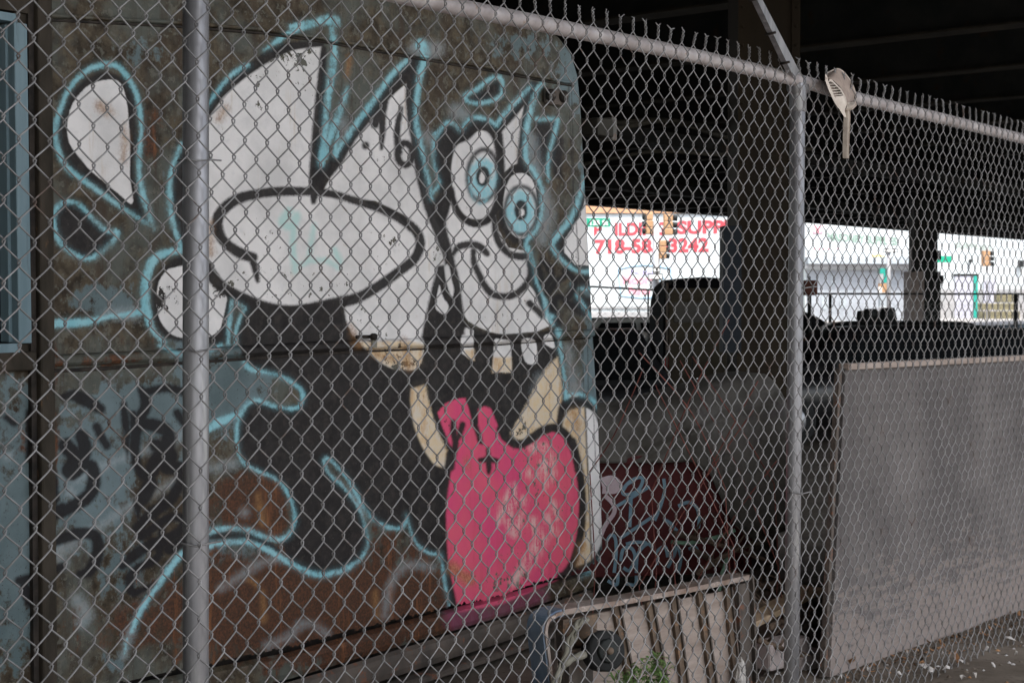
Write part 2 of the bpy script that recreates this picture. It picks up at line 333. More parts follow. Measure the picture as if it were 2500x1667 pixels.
# --- cheek bottom, throat, teeth, mouth (views 6 and C)
fill('white', '6', [(268, -20), (292, 50), (330, 85), (390, 140), (440, 172), (510, 190), (565, 190), (592, 160), (605, 100), (606, -120), (270, -120)], False)
fill('tan', '6', [(300, 62), (345, 92), (395, 140), (440, 172), (510, 190), (565, 190), (592, 160), (603, 100), (603, 70), (470, 58)], False)
ell('dark', '6', (490, 90), 22, 18)
fill('dark', '6', [(606, -70), (760, -60), (800, -10), (900, 25), (1050, 30), (1190, 10), (1200, 60), (1190, 130), (1100, 300), (990, 470), (960, 500), (1000, 560), (720, 620), (690, 520), (640, 400), (615, 240), (540, 240), (560, 195), (600, 150)], False)
fill('white', 'C', [(600, 230), (690, 260), (690, 420), (694, 545), (640, 520), (575, 480), (565, 360)], False)
fill('white', 'C', [(890, 340), (1040, 355), (1052, 500), (1052, 660), (872, 660), (880, 500)], False)
fill('white', 'C', [(1150, 355), (1270, 350), (1298, 460), (1292, 570), (1210, 578), (1170, 520)])
fill('white', 'C', [(1365, 315), (1430, 300), (1468, 425), (1400, 410), (1370, 370)])
fill('tan', 'C', [(880, 520), (1052, 520), (1052, 660), (872, 660)], False)
fill('tan', 'C', [(590, 450), (694, 440), (694, 545), (640, 520)], False)
fill('tan', 'C', [(68, 800), (120, 745), (225, 745), (250, 900), (290, 1060), (350, 1220), (440, 1420), (450, 1490), (435, 1568), (330, 1568), (220, 1430), (140, 1260), (95, 1080)], False)
fill('tan', 'C', [(1495, 520), (1515, 640), (1535, 800), (1530, 960), (1500, 1150), (1400, 1180), (1280, 1240), (1180, 1310), (1090, 1295), (1040, 1245), (1100, 1130), (1200, 960), (1300, 760), (1380, 630), (1440, 560)], False)
stroke('haze', 'C', [(1330, 720), (1280, 860)], [80, 60])
# tongue
fill('pink', 'C', [(345, 1050), (420, 960), (520, 915), (610, 905), (650, 1010), (680, 1130), (700, 1180), (735, 1150), (722, 1010), (800, 985), (855, 1005), (890, 1090), (940, 1210), (960, 1300), (1090, 1360), (1230, 1350), (1340, 1270), (1450, 1230), (1560, 1270), (1640, 1400), (1690, 1568), (490, 1568), (540, 1380), (500, 1400), (450, 1330), (400, 1200)], False)
fill('pink', '6', [(726, 560), (705, 700), (695, 850), (702, 1000), (722, 1140), (752, 1260), (840, 1240), (950, 1220), (1090, 1160), (1225, 1100), (1262, 1010), (1286, 900), (1296, 760), (1286, 640), (1262, 555), (1000, 540), (760, 540)], False)
fill('mag', '6', [(700, 1245), (900, 1230), (1140, 1150), (1150, 1200), (1010, 1250), (730, 1335), (690, 1310)], False)
fill('mag', '6', [(835, 1305), (900, 1300), (1010, 1290), (1010, 1310), (930, 1335), (860, 1330)])
fill('black', 'C', [(640, 950), (690, 920), (725, 1010), (722, 1160), (760, 1260), (775, 1345), (740, 1330), (700, 1200), (670, 1060)], False)
stroke('black', 'C', [(496, 1140), (500, 1230), (518, 1330), (500, 1430), (470, 1568)], [42, 52, 52, 44, 66])
stroke('black', 'C', [(585, 1160), (560, 1240), (520, 1330)], [44, 44, 30])
stroke('black', 'C', [(826, 1390), (830, 1460), (838, 1560), (835, 1620)], [14, 36, 40, 18])
stroke('black', 'C', [(750, 1500), (830, 1495), (910, 1505)], [26, 52, 34])
stroke('black', 'C', [(935, 1200), (985, 1280), (1060, 1340), (1140, 1355), (1220, 1310), (1330, 1225), (1440, 1185), (1540, 1220), (1610, 1310), (1660, 1440), (1690, 1590)], [40, 46, 54, 58, 60, 60, 52, 56, 60, 56, 58])
stroke('black', '6', [(1262, 500), (1290, 620), (1303, 720), (1306, 820), (1293, 930), (1265, 1035), (1225, 1095)], [28, 28, 26, 26, 26, 30, 36])
stroke('black', '6', [(722, 560), (702, 680), (690, 800), (690, 900), (697, 1010), (712, 1110), (738, 1225)], [30, 26, 22, 24, 24, 26, 24])
stroke('cyan', '6', [(686, 1030), (692, 1080), (702, 1150), (718, 1225)], [14, 16, 14, 8])
for pts, w in (([(1090, 530), (1150, 540), (1160, 600)], 46), ([(1130, 560), (1140, 640)], 40), ([(1060, 640), (1120, 650), (1140, 690)], 34), ([(1000, 705), (970, 760), (935, 850)], 36), ([(1000, 740), (980, 830), (1000, 900)], 40), ([(960, 800), (1040, 760)], 40), ([(1030, 820), (1010, 910)], 30), ([(1085, 860), (1110, 940), (1060, 1040)], 44), ([(1130, 930), (1090, 1010), (1040, 1080)], 40), ([(1180, 780), (1190, 840)], 34), ([(1150, 830), (1180, 900)], 26), ([(1040, 1060), (1000, 1120)], 40), ([(1180, 640), (1150, 690)], 24)):
    stroke('pale', '6', pts, w)
# hand at the right edge
fill('tan', '6', [(1215, 440), (1222, 400), (1250, 362), (1315, 350), (1322, 500), (1335, 700), (1340, 900), (1350, 1035), (1255, 1062), (1290, 930), (1312, 800), (1306, 660), (1285, 560), (1250, 470)], False)
fill('white', '6', [(1318, 352), (1365, 372), (1392, 470), (1405, 600), (1412, 780), (1405, 900), (1390, 960), (1350, 1030), (1340, 900), (1332, 700), (1322, 500)], False)
stroke('black', 'C', [(1505, 1200), (1515, 1100), (1540, 1000), (1600, 950), (1700, 935), (1800, 960), (1870, 1040), (1895, 1120)], [34, 36, 54, 62, 66, 60, 50, 30])
stroke('black', '6', [(1215, 1098), (1280, 1072), (1340, 1050), (1385, 995), (1412, 910)], [40, 36, 32, 22, 12])
stroke('cyan', '6', [(1425, 900), (1412, 980), (1385, 1030), (1345, 1068), (1300, 1090)], [12, 26, 30, 28, 14])
stroke('cyan', 'C', [(1500, 270), (1510, 380), (1530, 500), (1550, 640), (1565, 760), (1580, 900)], [70, 44, 34, 34, 36, 50])
stroke('cyan', 'C', [(1590, 880), (1700, 870), (1790, 900), (1850, 950), (1885, 1000)], [50, 40, 40, 40, 34])
stroke('haze', 'C', [(1600, 430), (1620, 620), (1660, 830)], [60, 60, 120])
stroke('tan', 'C', [(1620, 890), (1680, 885)], [30, 20])
fill('cyan', 'C', [(1395, 60), (1475, 130), (1425, 180)], False)
stroke('dark', 'C', [(1440, 40), (1500, 200)], [120, 90])
# --- the big black body and its cyan outline (views 5, 6)
fill('black', '5', [(1085, 120), (1100, 180), (1215, 212), (1290, 245), (1330, 290), (1318, 345), (1275, 355), (1200, 342), (1130, 322), (1085, 352), (1055, 420), (1050, 510), (1075, 590), (1150, 635), (1220, 670), (1270, 730), (1300, 820), (1290, 890), (1250, 935), (1260, 990), (1300, 1040), (1380, 1078), (1447, 1080), (1530, 1055), (1600, 1005), (1620, 950), (1610, 880), (1580, 800), (1520, 710), (1450, 640), (1430, 590), (1450, 580), (1505, 632), (1555, 700), (1605, 790), (1655, 850), (1715, 880), (1765, 885), (1795, 850), (1800, 825), (1815, 900), (1840, 960), (1880, 990), (1940, 1000), (1955, 870), (1975, 640), (1905, 600), (1855, 520), (1820, 430), (1805, 320), (1815, 230), (1700, 170), (1600, 110)], False)
stroke('cyan', '5', [(1078, 150), (1112, 185), (1220, 208), (1290, 242), (1334, 288), (1322, 345), (1275, 356), (1200, 343), (1130, 320), (1080, 352), (1050, 420), (1046, 510), (1072, 590), (1150, 636), (1220, 670), (1270, 730), (1300, 820), (1290, 888), (1245, 932), (1170, 922), (1090, 892), (1010, 885), (920, 905), (800, 1000), (740, 1075), (690, 1145), (640, 1215), (605, 1280), (580, 1340)],
       [22, 24, 22, 22, 24, 22, 20, 20, 22, 22, 20, 18, 16, 15, 14, 16, 16, 18, 22, 24, 24, 24, 24, 30, 30, 26, 26, 26, 20])
stroke('black', '5', [(930, 922), (1010, 915), (1090, 918), (1160, 945), (1230, 985)], [16, 26, 22, 22, 14])
stroke('cyan', '5', [(925, 962), (1010, 945), (1100, 946), (1200, 990), (1290, 1042), (1380, 1085), (1447, 1086), (1530, 1062), (1595, 1015), (1622, 955), (1612, 880), (1585, 800), (1525, 712), (1455, 645), (1430, 590), (1450, 578), (1505, 630), (1555, 700), (1605, 790), (1655, 850), (1715, 880), (1765, 884), (1796, 850), (1792, 822)],
       [20, 26, 26, 26, 28, 30, 30, 26, 18, 12, 10, 12, 12, 12, 14, 14, 14, 16, 18, 18, 20, 18, 16, 6])
stroke('cyan', '5', [(1802, 850), (1820, 915), (1850, 965), (1900, 995), (1940, 1003), (1955, 1060)], [8, 12, 14, 16, 20, 12])
stroke('haze', '5', [(1480, 680), (1560, 780), (1590, 830)], [24, 60, 30])
stroke('haze', '5', [(975, 1150), (1080, 1082), (1150, 1038), (1225, 1020)], [24, 26, 26, 22])
stroke('haze', '6', [(430, 1270), (442, 1200), (465, 1120), (510, 1062), (570, 1045), (640, 1058)], [24, 26, 24, 26, 30, 26])
stroke('haze', '5', [(1180, 1400), (1260, 1370), (1330, 1310), (1390, 1310), (1440, 1350)], [26, 24, 24, 20, 22])
stroke('cyan', '5', [(560, 1370), (550, 1440)], [12, 8]); stroke('haze', '5', [(575, 1340), (545, 1450)], [36, 20])
stroke('cyan', '5', [(915, 440), (980, 412), (1040, 385)], [50, 40, 30])
stroke('haze', '5', [(430, 618), (500, 595), (580, 560), (700, 520), (810, 470)], [30, 26, 30, 30, 40])
stroke('haze', '5', [(240, 990), (310, 960), (370, 905), (450, 870), (520, 820), (590, 780)], [40, 50, 32, 26, 30, 30])
stroke('haze', '5', [(650, 745), (720, 705), (780, 670)], [22, 30, 26])
stroke('haze', '5', [(270, 650), (340, 670), (380, 640)], [14, 20, 26])
stroke('haze', '5', [(930, 620), (1030, 600)], [30, 40])
stroke('haze', '5', [(340, 1200), (380, 1260), (360, 1300)], [50, 60, 40])
for c in ((310, 722, 9), (262, 1012, 12), (280, 1035, 9), (1080, 815, 7), (215, 240, 8), (40, 565, 8)):
    ell('haze', '5', c[:2], c[2] * 2, c[2] * 2.4)
stroke('cyan', '1', [(190, 1545), (300, 1548), (420, 1540), (520, 1515), (600, 1505), (690, 1490)], [44, 44, 40, 24, 26, 34])
stroke('haze', '1', [(520, 1500), (640, 1500)], [40, 60])
stroke('cyan', '5', [(200, 20), (190, 60)], [40, 16])
stroke('cyan', '1', [(760, 1650), (850, 1690), (960, 1690), (1060, 1650)], [12, 24, 24, 16])
# --- handwriting in soft black
for pts, w in (([(400, 310), (470, 300), (560, 340), (640, 385)], [30, 60, 66, 50]), ([(615, 500), (650, 570), (680, 620)], 44), ([(520, 560), (540, 640), (520, 740), (460, 800)], 70),
               ([(440, 800), (560, 740), (600, 800), (580, 920), (480, 1000), (360, 1060)], [60, 60, 66, 70, 66, 50]), ([(420, 620), (480, 700), (440, 780)], 80), ([(900, 260), (930, 360), (890, 460), (860, 600), (880, 760), (940, 830)], [40, 60, 60, 60, 50, 50]),
               ([(930, 280), (1000, 262), (1080, 255), (1180, 280)], 44), ([(790, 360), (800, 460), (815, 560), (812, 700)], [36, 44, 34, 10]), ([(850, 420), (850, 540)], 40), ([(920, 480), (1010, 500), (1070, 540), (1060, 640), (1000, 720), (960, 800)], [60, 70, 70, 80, 80, 70]),
               ([(1000, 620), (1090, 680), (1060, 760), (1140, 760)], 70), ([(1130, 410), (1170, 470)], 44), ([(1150, 780), (1150, 860), (1080, 970), (960, 1060), (880, 1150)], [50, 56, 60, 60, 60]), ([(960, 860), (920, 950), (880, 1000), (885, 1100)], [80, 70, 50, 10]),
               ([(900, 1200), (1000, 1130), (1080, 1080), (1170, 1090), (1150, 1160), (1040, 1230), (900, 1280)], [50, 50, 46, 50, 50, 60, 50]), ([(780, 1390), (880, 1300), (1000, 1230)], [40, 60, 50]), ([(1030, 1150), (1020, 1260), (1000, 1340), (880, 1400), (830, 1470), (850, 1560), (980, 1500)], [40, 44, 40, 46, 50, 40, 20]),
               ([(330, 1240), (500, 1180), (610, 1200), (620, 1320), (570, 1420), (500, 1440)], [50, 60, 60, 66, 60, 30]), ([(120, 1480), (240, 1450), (400, 1390)], [40, 46, 40]), ([(150, 1500), (180, 1580), (230, 1640), (280, 1600)], [40, 60, 50, 30]),
               ([(185, 410), (200, 520), (180, 690)], [40, 50, 30]), ([(40, 440), (90, 480)], 34), ([(330, 800), (340, 960)], 60), ([(290, 1080), (400, 1020)], 60), ([(1080, 1280), (1160, 1230)], 60)):
    stroke('tagp', 'E', pts, [x * 1.3 for x in w] if isinstance(w, list) else w * 1.3)
for v, pts, w in (('1', [(480, 510), (520, 540)], 40), ('1', [(592, 600), (598, 680), (590, 770)], [10, 26, 12]), ('1', [(1080, 520), (1050, 570)], 30), ('A', [(1290, 1120), (1310, 1190), (1340, 1260)], [20, 40, 30]), ('A', [(1640, 1220), (1660, 1340), (1670, 1400)], [20, 60, 30]), ('A', [(1430, 1290), (1500, 1330), (1580, 1340)], 30),
             ('A', [(360, 440), (365, 640)], [20, 40]), ('D', [(372, 240), (376, 430)], [10, 16]), ('D', [(1088, 250), (1096, 400)], [16, 26]), ('D', [(290, 170), (330, 200)], 24), ('5', [(1140, 740), (1160, 860)], [14, 24]), ('C', [(60, 520), (70, 600)], [30, 40]), ('C', [(1660, 1050), (1680, 1200)], [30, 40]), ('6', [(1300, 960), (1290, 1040)], 24), ('C', [(620, 1500), (640, 1568)], 20), ('6', [(735, 1060), (800, 1110)], 50), ('2', [(300, 280), (290, 360)], 16)):
    stroke('stain', v, pts, w)
# folds and joints of the body sheet
for pts in (('B', [(1068, 60), (1075, 300), (1095, 700), (1115, 950), (1135, 1300), (1140, 1568)]), ('B', [(1085, 60), (1100, 700)]), ('C', [(1730, 260), (1738, 560), (1745, 900)]), ('C', [(1780, 260), (1790, 900)]),
            ('6', [(1318, 350), (1328, 600), (1340, 860), (1345, 1030)]), ('C', [(1840, 1080), (1860, 1568)])):
    stroke('seam', pts[0], pts[1], 6)

def sdf_layers(Uu, Vv):
    out = {}
    for L in LAYERS:
        d = np.full(Uu.shape, 40.0)
        for kind, p, w in ART[L]:
            m = 45 if kind == 's' else 40
            lo = p.min(0) - m; hi = p.max(0) + m
            sel = np.nonzero((Uu > lo[0]) & (Uu < hi[0]) & (Vv > lo[1]) & (Vv < hi[1]))[0]
            if not len(sel): continue
            x = Uu[sel]; y = Vv[sel]
            best = np.full(x.shape, 1e9)
            pp = p if kind == 's' else np.vstack([p, p[:1]])
            inside = np.zeros(x.shape, bool)
            for i in range(len(pp) - 1):
                ax, ay = pp[i]; bx, by = pp[i + 1]; ex, ey = bx - ax, by - ay
                t = np.clip(((x - ax) * ex + (y - ay) * ey) / max(ex * ex + ey * ey, 1e-9), 0, 1)
                dd = np.hypot(x - ax - t * ex, y - ay - t * ey)
                if kind == 's': dd = dd - (w[i] + (w[i + 1] - w[i]) * t) / 2
                else:
                    c = (ay > y) != (by > y)
                    inside ^= c & (x < ax + (y - ay) * ex / (ey if abs(ey) > 1e-9 else 1e-9))
                best = np.minimum(best, dd)
            if kind == 'f': best = np.where(inside, -best, best)
            d[sel] = np.minimum(d[sel], best)
        out[L] = np.clip(d, -40, 40)
    return out
def rust_field(Uu, Vv):
    f = np.zeros(Uu.shape)
    for x, y, sx, sy, a in ((760, 1480, 420, 170, 1.0), (620, 1230, 130, 120, .8), (60, 1080, 40, 80, .4), (380, 1520, 300, 110, .55), (370, 320, 60, 160, .45), (900, 1350, 300, 120, .6), (330, 850, 90, 60, .4), (260, 880, 200, 26, .5), (130, 1000, 20, 300, .5)):
        f = np.maximum(f, a * np.exp(-(((Uu - x) / sx) ** 2 + ((Vv - y) / sy) ** 2)))
    teal = np.zeros(Uu.shape)
    for x, y, sx, sy, a in ((330, 1000, 170, 90, 1.0), (560, 950, 120, 130, 1.0), (40, 1300, 90, 460, .92), (220, 1150, 160, 260, .8), (520, 1330, 70, 90, .8), (470, 900, 60, 300, .8), (250, 740, 130, 50, .8), (320, 130, 90, 50, .6), (600, 1350, 120, 50, .7), (300, 1400, 120, 160, .6), (1445, 450, 34, 420, 1.0), (1405, 170, 60, 110, 1.0), (1290, 110, 150, 45, .65), (1445, 700, 26, 120, 1.0), (1445, 900, 30, 160, 1.1), (1300, 330, 120, 160, .3), (420, 480, 40, 160, .5), (280, 1620, 60, 60, .6)):  # teal paint patches; those at the right corner also paint in its lit edge
        teal = np.maximum(teal, a * np.exp(-(((Uu - x) / sx) ** 2 + ((Vv - y) / sy) ** 2)))
    chip = np.zeros(Uu.shape)
    for x, y, sx, sy, a in ((620, 200, 50, 60, 1.0), (720, 140, 60, 30, .8), (620, 255, 40, 24, 1.0), (400, 740, 40, 50, 1.1), (540, 710, 24, 20, 1.0), (560, 690, 120, 40, .5), (720, 715, 70, 16, .7), (1000, 890, 60, 30, .7), (545, 270, 20, 60, .6), (955, 590, 14, 20, .8), (1075, 620, 20, 30, .9), (1280, 800, 120, 30, .45), (1200, 1420, 140, 50, .7), (1100, 1380, 60, 50, .6), (300, 400, 40, 60, .35), (1240, 1020, 60, 60, .35)):
        chip = np.maximum(chip, a * np.exp(-(((Uu - x) / sx) ** 2 + ((Vv - y) / sy) ** 2)))
    return f, teal, chip
def paint_attributes(me, world):
    Uu, Vv = project(world)
    at = sdf_layers(Uu, Vv); at['rust'], at['teal'], at['chip'] = rust_field(Uu, Vv)
    for k, a in at.items():
        l = me.attributes.new('p_' + k, 'FLOAT', 'POINT'); l.data.foreach_set('value', a.astype(np.float32))

def painted_material(name, base=True):
    m, nt, b = new_mat(name)
    def at(k):
        n = nd(nt, 'ShaderNodeAttribute', attribute_name='p_' + k); return n.outputs['Fac']
    fine = noise_node(nt, 120, 3, .6); mid = noise_node(nt, 22, 6, .65); big = noise_node(nt, 4, 5, .6)
    streak = noise_node(nt, 14, 6, .7, (1, 1, .12)); chipn = noise_node(nt, 34, 6, .7, off=(5, 1, 2)); chip2 = noise_node(nt, 3.0, 3, .5, off=(1, 9, 4))
    speck = noise_node(nt, 160, 2, .5, off=(8, 3, 3))
    # bare weathered sheet: grey teal paint over brown primer over rust
    prim = mixc(nt, mrange(nt, mid, .38, .62), (.026, .019, .012), (.085, .066, .043))
    prim = mixc(nt, mrange(nt, big, .48, .6, 0, .8), prim, (.085, .092, .08))
    prim = mixc(nt, mrange(nt, streak, .52, .66, 0, .8), prim, (.045, .03, .02))
    prim = mixc(nt, mrange(nt, chipn, .55, .6, 0, .7), prim, (.11, .105, .085))
    tealc = mixc(nt, mrange(nt, big, .35, .65), (.075, .102, .105), (.125, .163, .172))
    tk = math_n(nt, 'ADD', math_n(nt, 'MULTIPLY', at('teal'), .62), math_n(nt, 'ADD', math_n(nt, 'MULTIPLY', mid, 1.2), math_n(nt, 'MULTIPLY', streak, .5)))
    tk = math_n(nt, 'SUBTRACT', tk, .40)
    c = mixc(nt, mrange(nt, tk, .74, .86), prim, tealc)
    rk = math_n(nt, 'ADD', math_n(nt, 'MULTIPLY', at('rust'), .5), math_n(nt, 'ADD', math_n(nt, 'MULTIPLY', mid, .5), math_n(nt, 'MULTIPLY', streak, .4)))
    rustc = mixc(nt, mrange(nt, fine, .35, .68), (.038, .023, .016), (.10, .042, .022))
    rustc = mixc(nt, mrange(nt, streak, .58, .7), rustc, (.19, .075, .03))
    c = mixc(nt, mrange(nt, rk, .645, .72), c, rustc)
    c = mixc(nt, mrange(nt, speck, .68, .74), c, (.03, .024, .02))
    jit = math_n(nt, 'ADD', math_n(nt, 'MULTIPLY', math_n(nt, 'SUBTRACT', fine, .5), 5.0), math_n(nt, 'MULTIPLY', math_n(nt, 'SUBTRACT', mid, .5), 4.0))
    def layer(c, key, col, soft, amt=1.0, j=1.0, wear=None, bias=0.0):
        d = math_n(nt, 'ADD', math_n(nt, 'ADD', at(key), bias), math_n(nt, 'MULTIPLY', jit, j))
        k = mrange(nt, d, soft, -soft, 0, amt, True)
        if wear is not None: k = math_n(nt, 'MULTIPLY', k, wear)
        return mixc(nt, k, c, col)
    # flaked paint: little islands where the sheet shows through
    keep = math_n(nt, 'SUBTRACT', 1.0, mrange(nt, math_n(nt, 'ADD', math_n(nt, 'MULTIPLY', chipn, .75), math_n(nt, 'ADD', math_n(nt, 'MULTIPLY', at('chip'), .135), math_n(nt, 'MULTIPLY', chip2, .5))), 0.77, .782))
    keepd = math_n(nt, 'SUBTRACT', 1.0, math_n(nt, 'MULTIPLY', .7, mrange(nt, math_n(nt, 'ADD', math_n(nt, 'MULTIPLY', streak, .6), math_n(nt, 'MULTIPLY', mid, .5)), .62, .75)))
    patchy = math_n(nt, 'MULTIPLY', keepd, math_n(nt, 'SUBTRACT', 1.0, math_n(nt, 'MULTIPLY', .8, mrange(nt, math_n(nt, 'ADD', math_n(nt, 'MULTIPLY', chipn, .6), math_n(nt, 'MULTIPLY', big, .5)), .56, .66))))
    blk = mixc(nt, mrange(nt, chipn, .5, .68, 0, .6), mixc(nt, mrange(nt, mid, .3, .7), (.013, .011, .011), (.027, .024, .023)), (.045, .037, .032))
    blk = mixc(nt, mrange(nt, speck, .71, .76, 0, .5), blk, (.13, .12, .11))
    wht = mixc(nt, mrange(nt, big, .4, .62), (.67, .64, .62), (.53, .51, .495))
    wht = mixc(nt, mrange(nt, mid, .55, .72, 0, .55), wht, (.5, .49, .485))
    wht = mixc(nt, mrange(nt, streak, .6, .74, 0, .8), wht, (.5, .4, .3))
    wht = mixc(nt, mrange(nt, chipn, .62, .7, 0, .5), wht, (.5, .42, .36))
    tan = mixc(nt, mrange(nt, mid, .35, .65), (.6, .45, .27), (.56, .49, .4))
    tan = mixc(nt, mrange(nt, math_n(nt, 'ADD', math_n(nt, 'MULTIPLY', streak, .6), math_n(nt, 'MULTIPLY', chipn, .4)), .5, .62, 0, .8), tan, (.44, .24, .09))
    pk = mixc(nt, mrange(nt, big, .35, .65), (.56, .06, .15), (.60, .09, .14))
    pk = mixc(nt, mrange(nt, streak, .55, .78, 0, .6), pk, (.42, .05, .09))
    cy = mixc(nt, mrange(nt, streak, .4, .7), (.2, .44, .49), (.3, .52, .56))
    c = layer(c, 'dark', blk, 7, .97, 1.4)
    c = layer(c, 'haze', mixc(nt, mrange(nt, mid, .3, .7), (.3, .37, .39), (.42, .42, .42)), 16, .42, 5.0, keepd)
    c = layer(c, 'white', wht, 2.5, 1.0, .8, keep)
    c = layer(c, 'tan', tan, 5, .95, 2, keep)
    c = layer(c, 'pink', pk, 3.5, .97, 1.2, keep)
    c = layer(c, 'mag', (.19, .045, .085), 14, .8, 3.0)
    c = layer(c, 'pale', (.58, .43, .38), 12, .8, 5.0, mrange(nt, math_n(nt, 'ADD', math_n(nt, 'MULTIPLY', noise_node(nt, 40, 5, .7, (1, 1, .25), off=(2, 2, 2)), .7), math_n(nt, 'MULTIPLY', fine, .4)), .48, .6))
    c = layer(c, 'mint', (.33, .56, .52), 8, .7, 2.0)
    c = layer(c, 'black', blk, 4.5, .98, 1.1, None, -2.0)
    c = layer(c, 'ink', blk, 6, .95, .8, None, -2.0)
    c = layer(c, 'cyan', cy, 14, .22, 3.0)
    c = layer(c, 'cyan', cy, 5.5, .92, 2.2, patchy, 1.6)
    c = layer(c, 'stain', mixc(nt, mrange(nt, fine, .4, .6), (.2, .09, .035), (.36, .2, .08)), 14, .75, 5.0)
    # ink and spots that sit on top of the cyan irises
    c = layer(c, 'pup', blk, 4, .97, .8)
    d2 = layer(c, 'spot', wht, 3, 1.0, 1.0)
    c = d2
    c = layer(c, 'tagp', (.014, .0125, .013), 6, .96, 1.4)
    c = layer(c, 'seam', (.018, .016, .015), 2.5, .85, .8)
    # dirt runs over everything
    c = mixc(nt, mrange(nt, math_n(nt, 'ADD', math_n(nt, 'MULTIPLY', streak, .7), math_n(nt, 'MULTIPLY', speck, .35)), .66, .8, 0, .55), c, (.06, .045, .035))
    nt.links.new(c, b.inputs['Base Color'])
    b.inputs['Roughness'].default_value = .62; b.inputs['Specular IOR Level'].default_value = .12
    h = math_n(nt, 'ADD', math_n(nt, 'MULTIPLY', mid, 1.0), math_n(nt, 'MULTIPLY', fine, .25))
    bump(nt, b, h, .35, .004)
    return m
# ------------------------------------------------------------------ plain materials
M = {}
M['galv'] = worn('galvanized_wire', (.115, .11, .106), (.24, .232, .227), 9, .48, .35, c3=(.09, .06, .046), s3=9, t3=.59, bmp=0)
M['pipe'] = worn('galvanized_pipe', (.12, .12, .125), (.31, .30, .305), 11, .42, .5, (1, 1, .07), c3=(.30, .295, .29), s3=30, t3=.56, bmp=.1)
M['rail'] = worn('rail_pipe', (.25, .215, .205), (.38, .345, .335), 16, .55, .2, c3=(.25, .17, .13), s3=30, t3=.62, bmp=.1)
M['brownmetal'] = worn('rusted_brown_metal', (.05, .04, .033), (.1, .078, .062), 9, .75, .1, c3=(.16, .065, .035), s3=20)
M['seal'] = worn('seam_grime_shade', (.015, .013, .012), (.04, .032, .026), 20, .8)
M['bluewood'] = worn('blue_painted_frame', (.10, .15, .17), (.17, .235, .26), 10, .7, 0, (1, 1, .08), c3=(.05, .045, .04), s3=24, t3=.6)
M['darkglass'] = flat('dark_window_glass', (.012, .02, .024), .12)
M['roofmetal'] = worn('truck_roof_metal', (.07, .066, .058), (.13, .12, .105), 8, .7, .1, c3=(.12, .06, .035), s3=18)
M['rubber'] = flat('tyre_rubber', (.02, .02, .02), .85)
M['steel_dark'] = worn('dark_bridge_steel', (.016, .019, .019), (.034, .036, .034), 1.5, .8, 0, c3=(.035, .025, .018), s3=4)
M['steel_line'] = worn('pale_steel_lit_flange', (.018, .017, .014), (.045, .04, .031), 2, .75)  # pale steel; on girder flanges it paints in the light they catch
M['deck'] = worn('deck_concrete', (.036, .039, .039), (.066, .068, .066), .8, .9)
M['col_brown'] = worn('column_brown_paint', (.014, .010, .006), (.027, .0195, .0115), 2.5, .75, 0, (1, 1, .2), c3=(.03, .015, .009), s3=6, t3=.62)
M['col_navy'] = worn('column_navy_paint', (.014, .018, .024), (.022, .027, .034), 3, .7)
M['concrete'] = worn('pier_concrete', (.25, .21, .2), (.36, .31, .29), 2, .9)
M['white_wall'] = worn('white_painted_brick', (.47, .51, .52), (.55, .585, .59), .6, .85)
M['grey_wall'] = worn('grey_painted_base', (.27, .275, .28), (.36, .35, .35), .8, .85)
M['brick'] = worn('tan_brick_band', (.45, .25, .14), (.52, .31, .2), 2, .85)
M['red'] = worn('faded_red_paint', (.40, .055, .07), (.46, .09, .105), .9, .7, bmp=0)
M['pinkred'] = flat('thin_red_lettering', (.72, .32, .38), .7)
M['blueline'] = flat('pale_blue_line', (.32, .52, .68), .7)
M['violet'] = flat('violet_lettering', (.5, .45, .68), .7)
M['green'] = flat('green_sign_face', (.02, .33, .2), .5)
M['teal'] = flat('teal_paint', (.03, .3, .24), .6)
M['signwhite'] = flat('sign_white', (.8, .8, .78), .5)
M['amber'] = worn('amber_signal_housing', (.40, .23, .12), (.46, .29, .17), 3, .5)
M['black'] = flat('black_metal', (.02, .022, .022), .55)
M['polegrey'] = flat('pole_grey', (.42, .42, .43), .5, .2)
M['shutter'] = worn('rolled_shutter_metal', (.31, .325, .37), (.4, .41, .45), .7, .5, .1)
M['awning'] = flat('grey_awning', (.36, .4, .43), .7)
M['lilac'] = flat('lilac_panel', (.4, .4, .46), .6)
M['lumber'] = worn('stacked_lumber', (.22, .2, .12), (.36, .32, .2), 3, .85, 0, (1, 1, 6))
M['carblack'] = flat('black_car_paint', (.006, .006, .007), .38, coat=.12)
M['cardark'] = flat('charcoal_car_paint', (.010, .010, .011), .35, coat=.15)
M['carwhite'] = flat('white_car_paint', (.6, .6, .58), .25, coat=.6)
M['carblue'] = flat('pale_blue_car_paint', (.35, .45, .58), .25, coat=.6)
M['carglass'] = flat('car_glass', (.008, .009, .01), .1)
M['carglass'].node_tree.nodes['Principled BSDF'].inputs['Specular IOR Level'].default_value = .25
M['vanblack'] = flat('matt_black_van_paint', (.006, .006, .007), .95)
M['vanblack'].node_tree.nodes['Principled BSDF'].inputs['Specular IOR Level'].default_value = .03
M['pillar'] = worn('grimy_pillar_paint', (.022, .018, .013), (.05, .04, .03), 12, .8, 0, (1, 1, .3), c3=(.16, .085, .04), s3=26, t3=.64)
M['rim'] = flat('wheel_rim', (.3, .3, .31), .35, .7)
M['taillight'] = flat('red_tail_lens', (.35, .01, .015), .2)
M['headlight'] = flat('clear_lamp_lens', (.08, .08, .08), .15)
M['vanbrown'] = worn('dull_olive_van_paint', (.034, .027, .017), (.058, .047, .031), 2.5, .6, 0, c3=(.05, .04, .032), s3=5)
M['tarp'] = worn('grey_tarpaulin', (.062, .056, .047), (.105, .096, .083), 5, .65, 0, c3=(.07, .06, .055), s3=14, t3=.56)
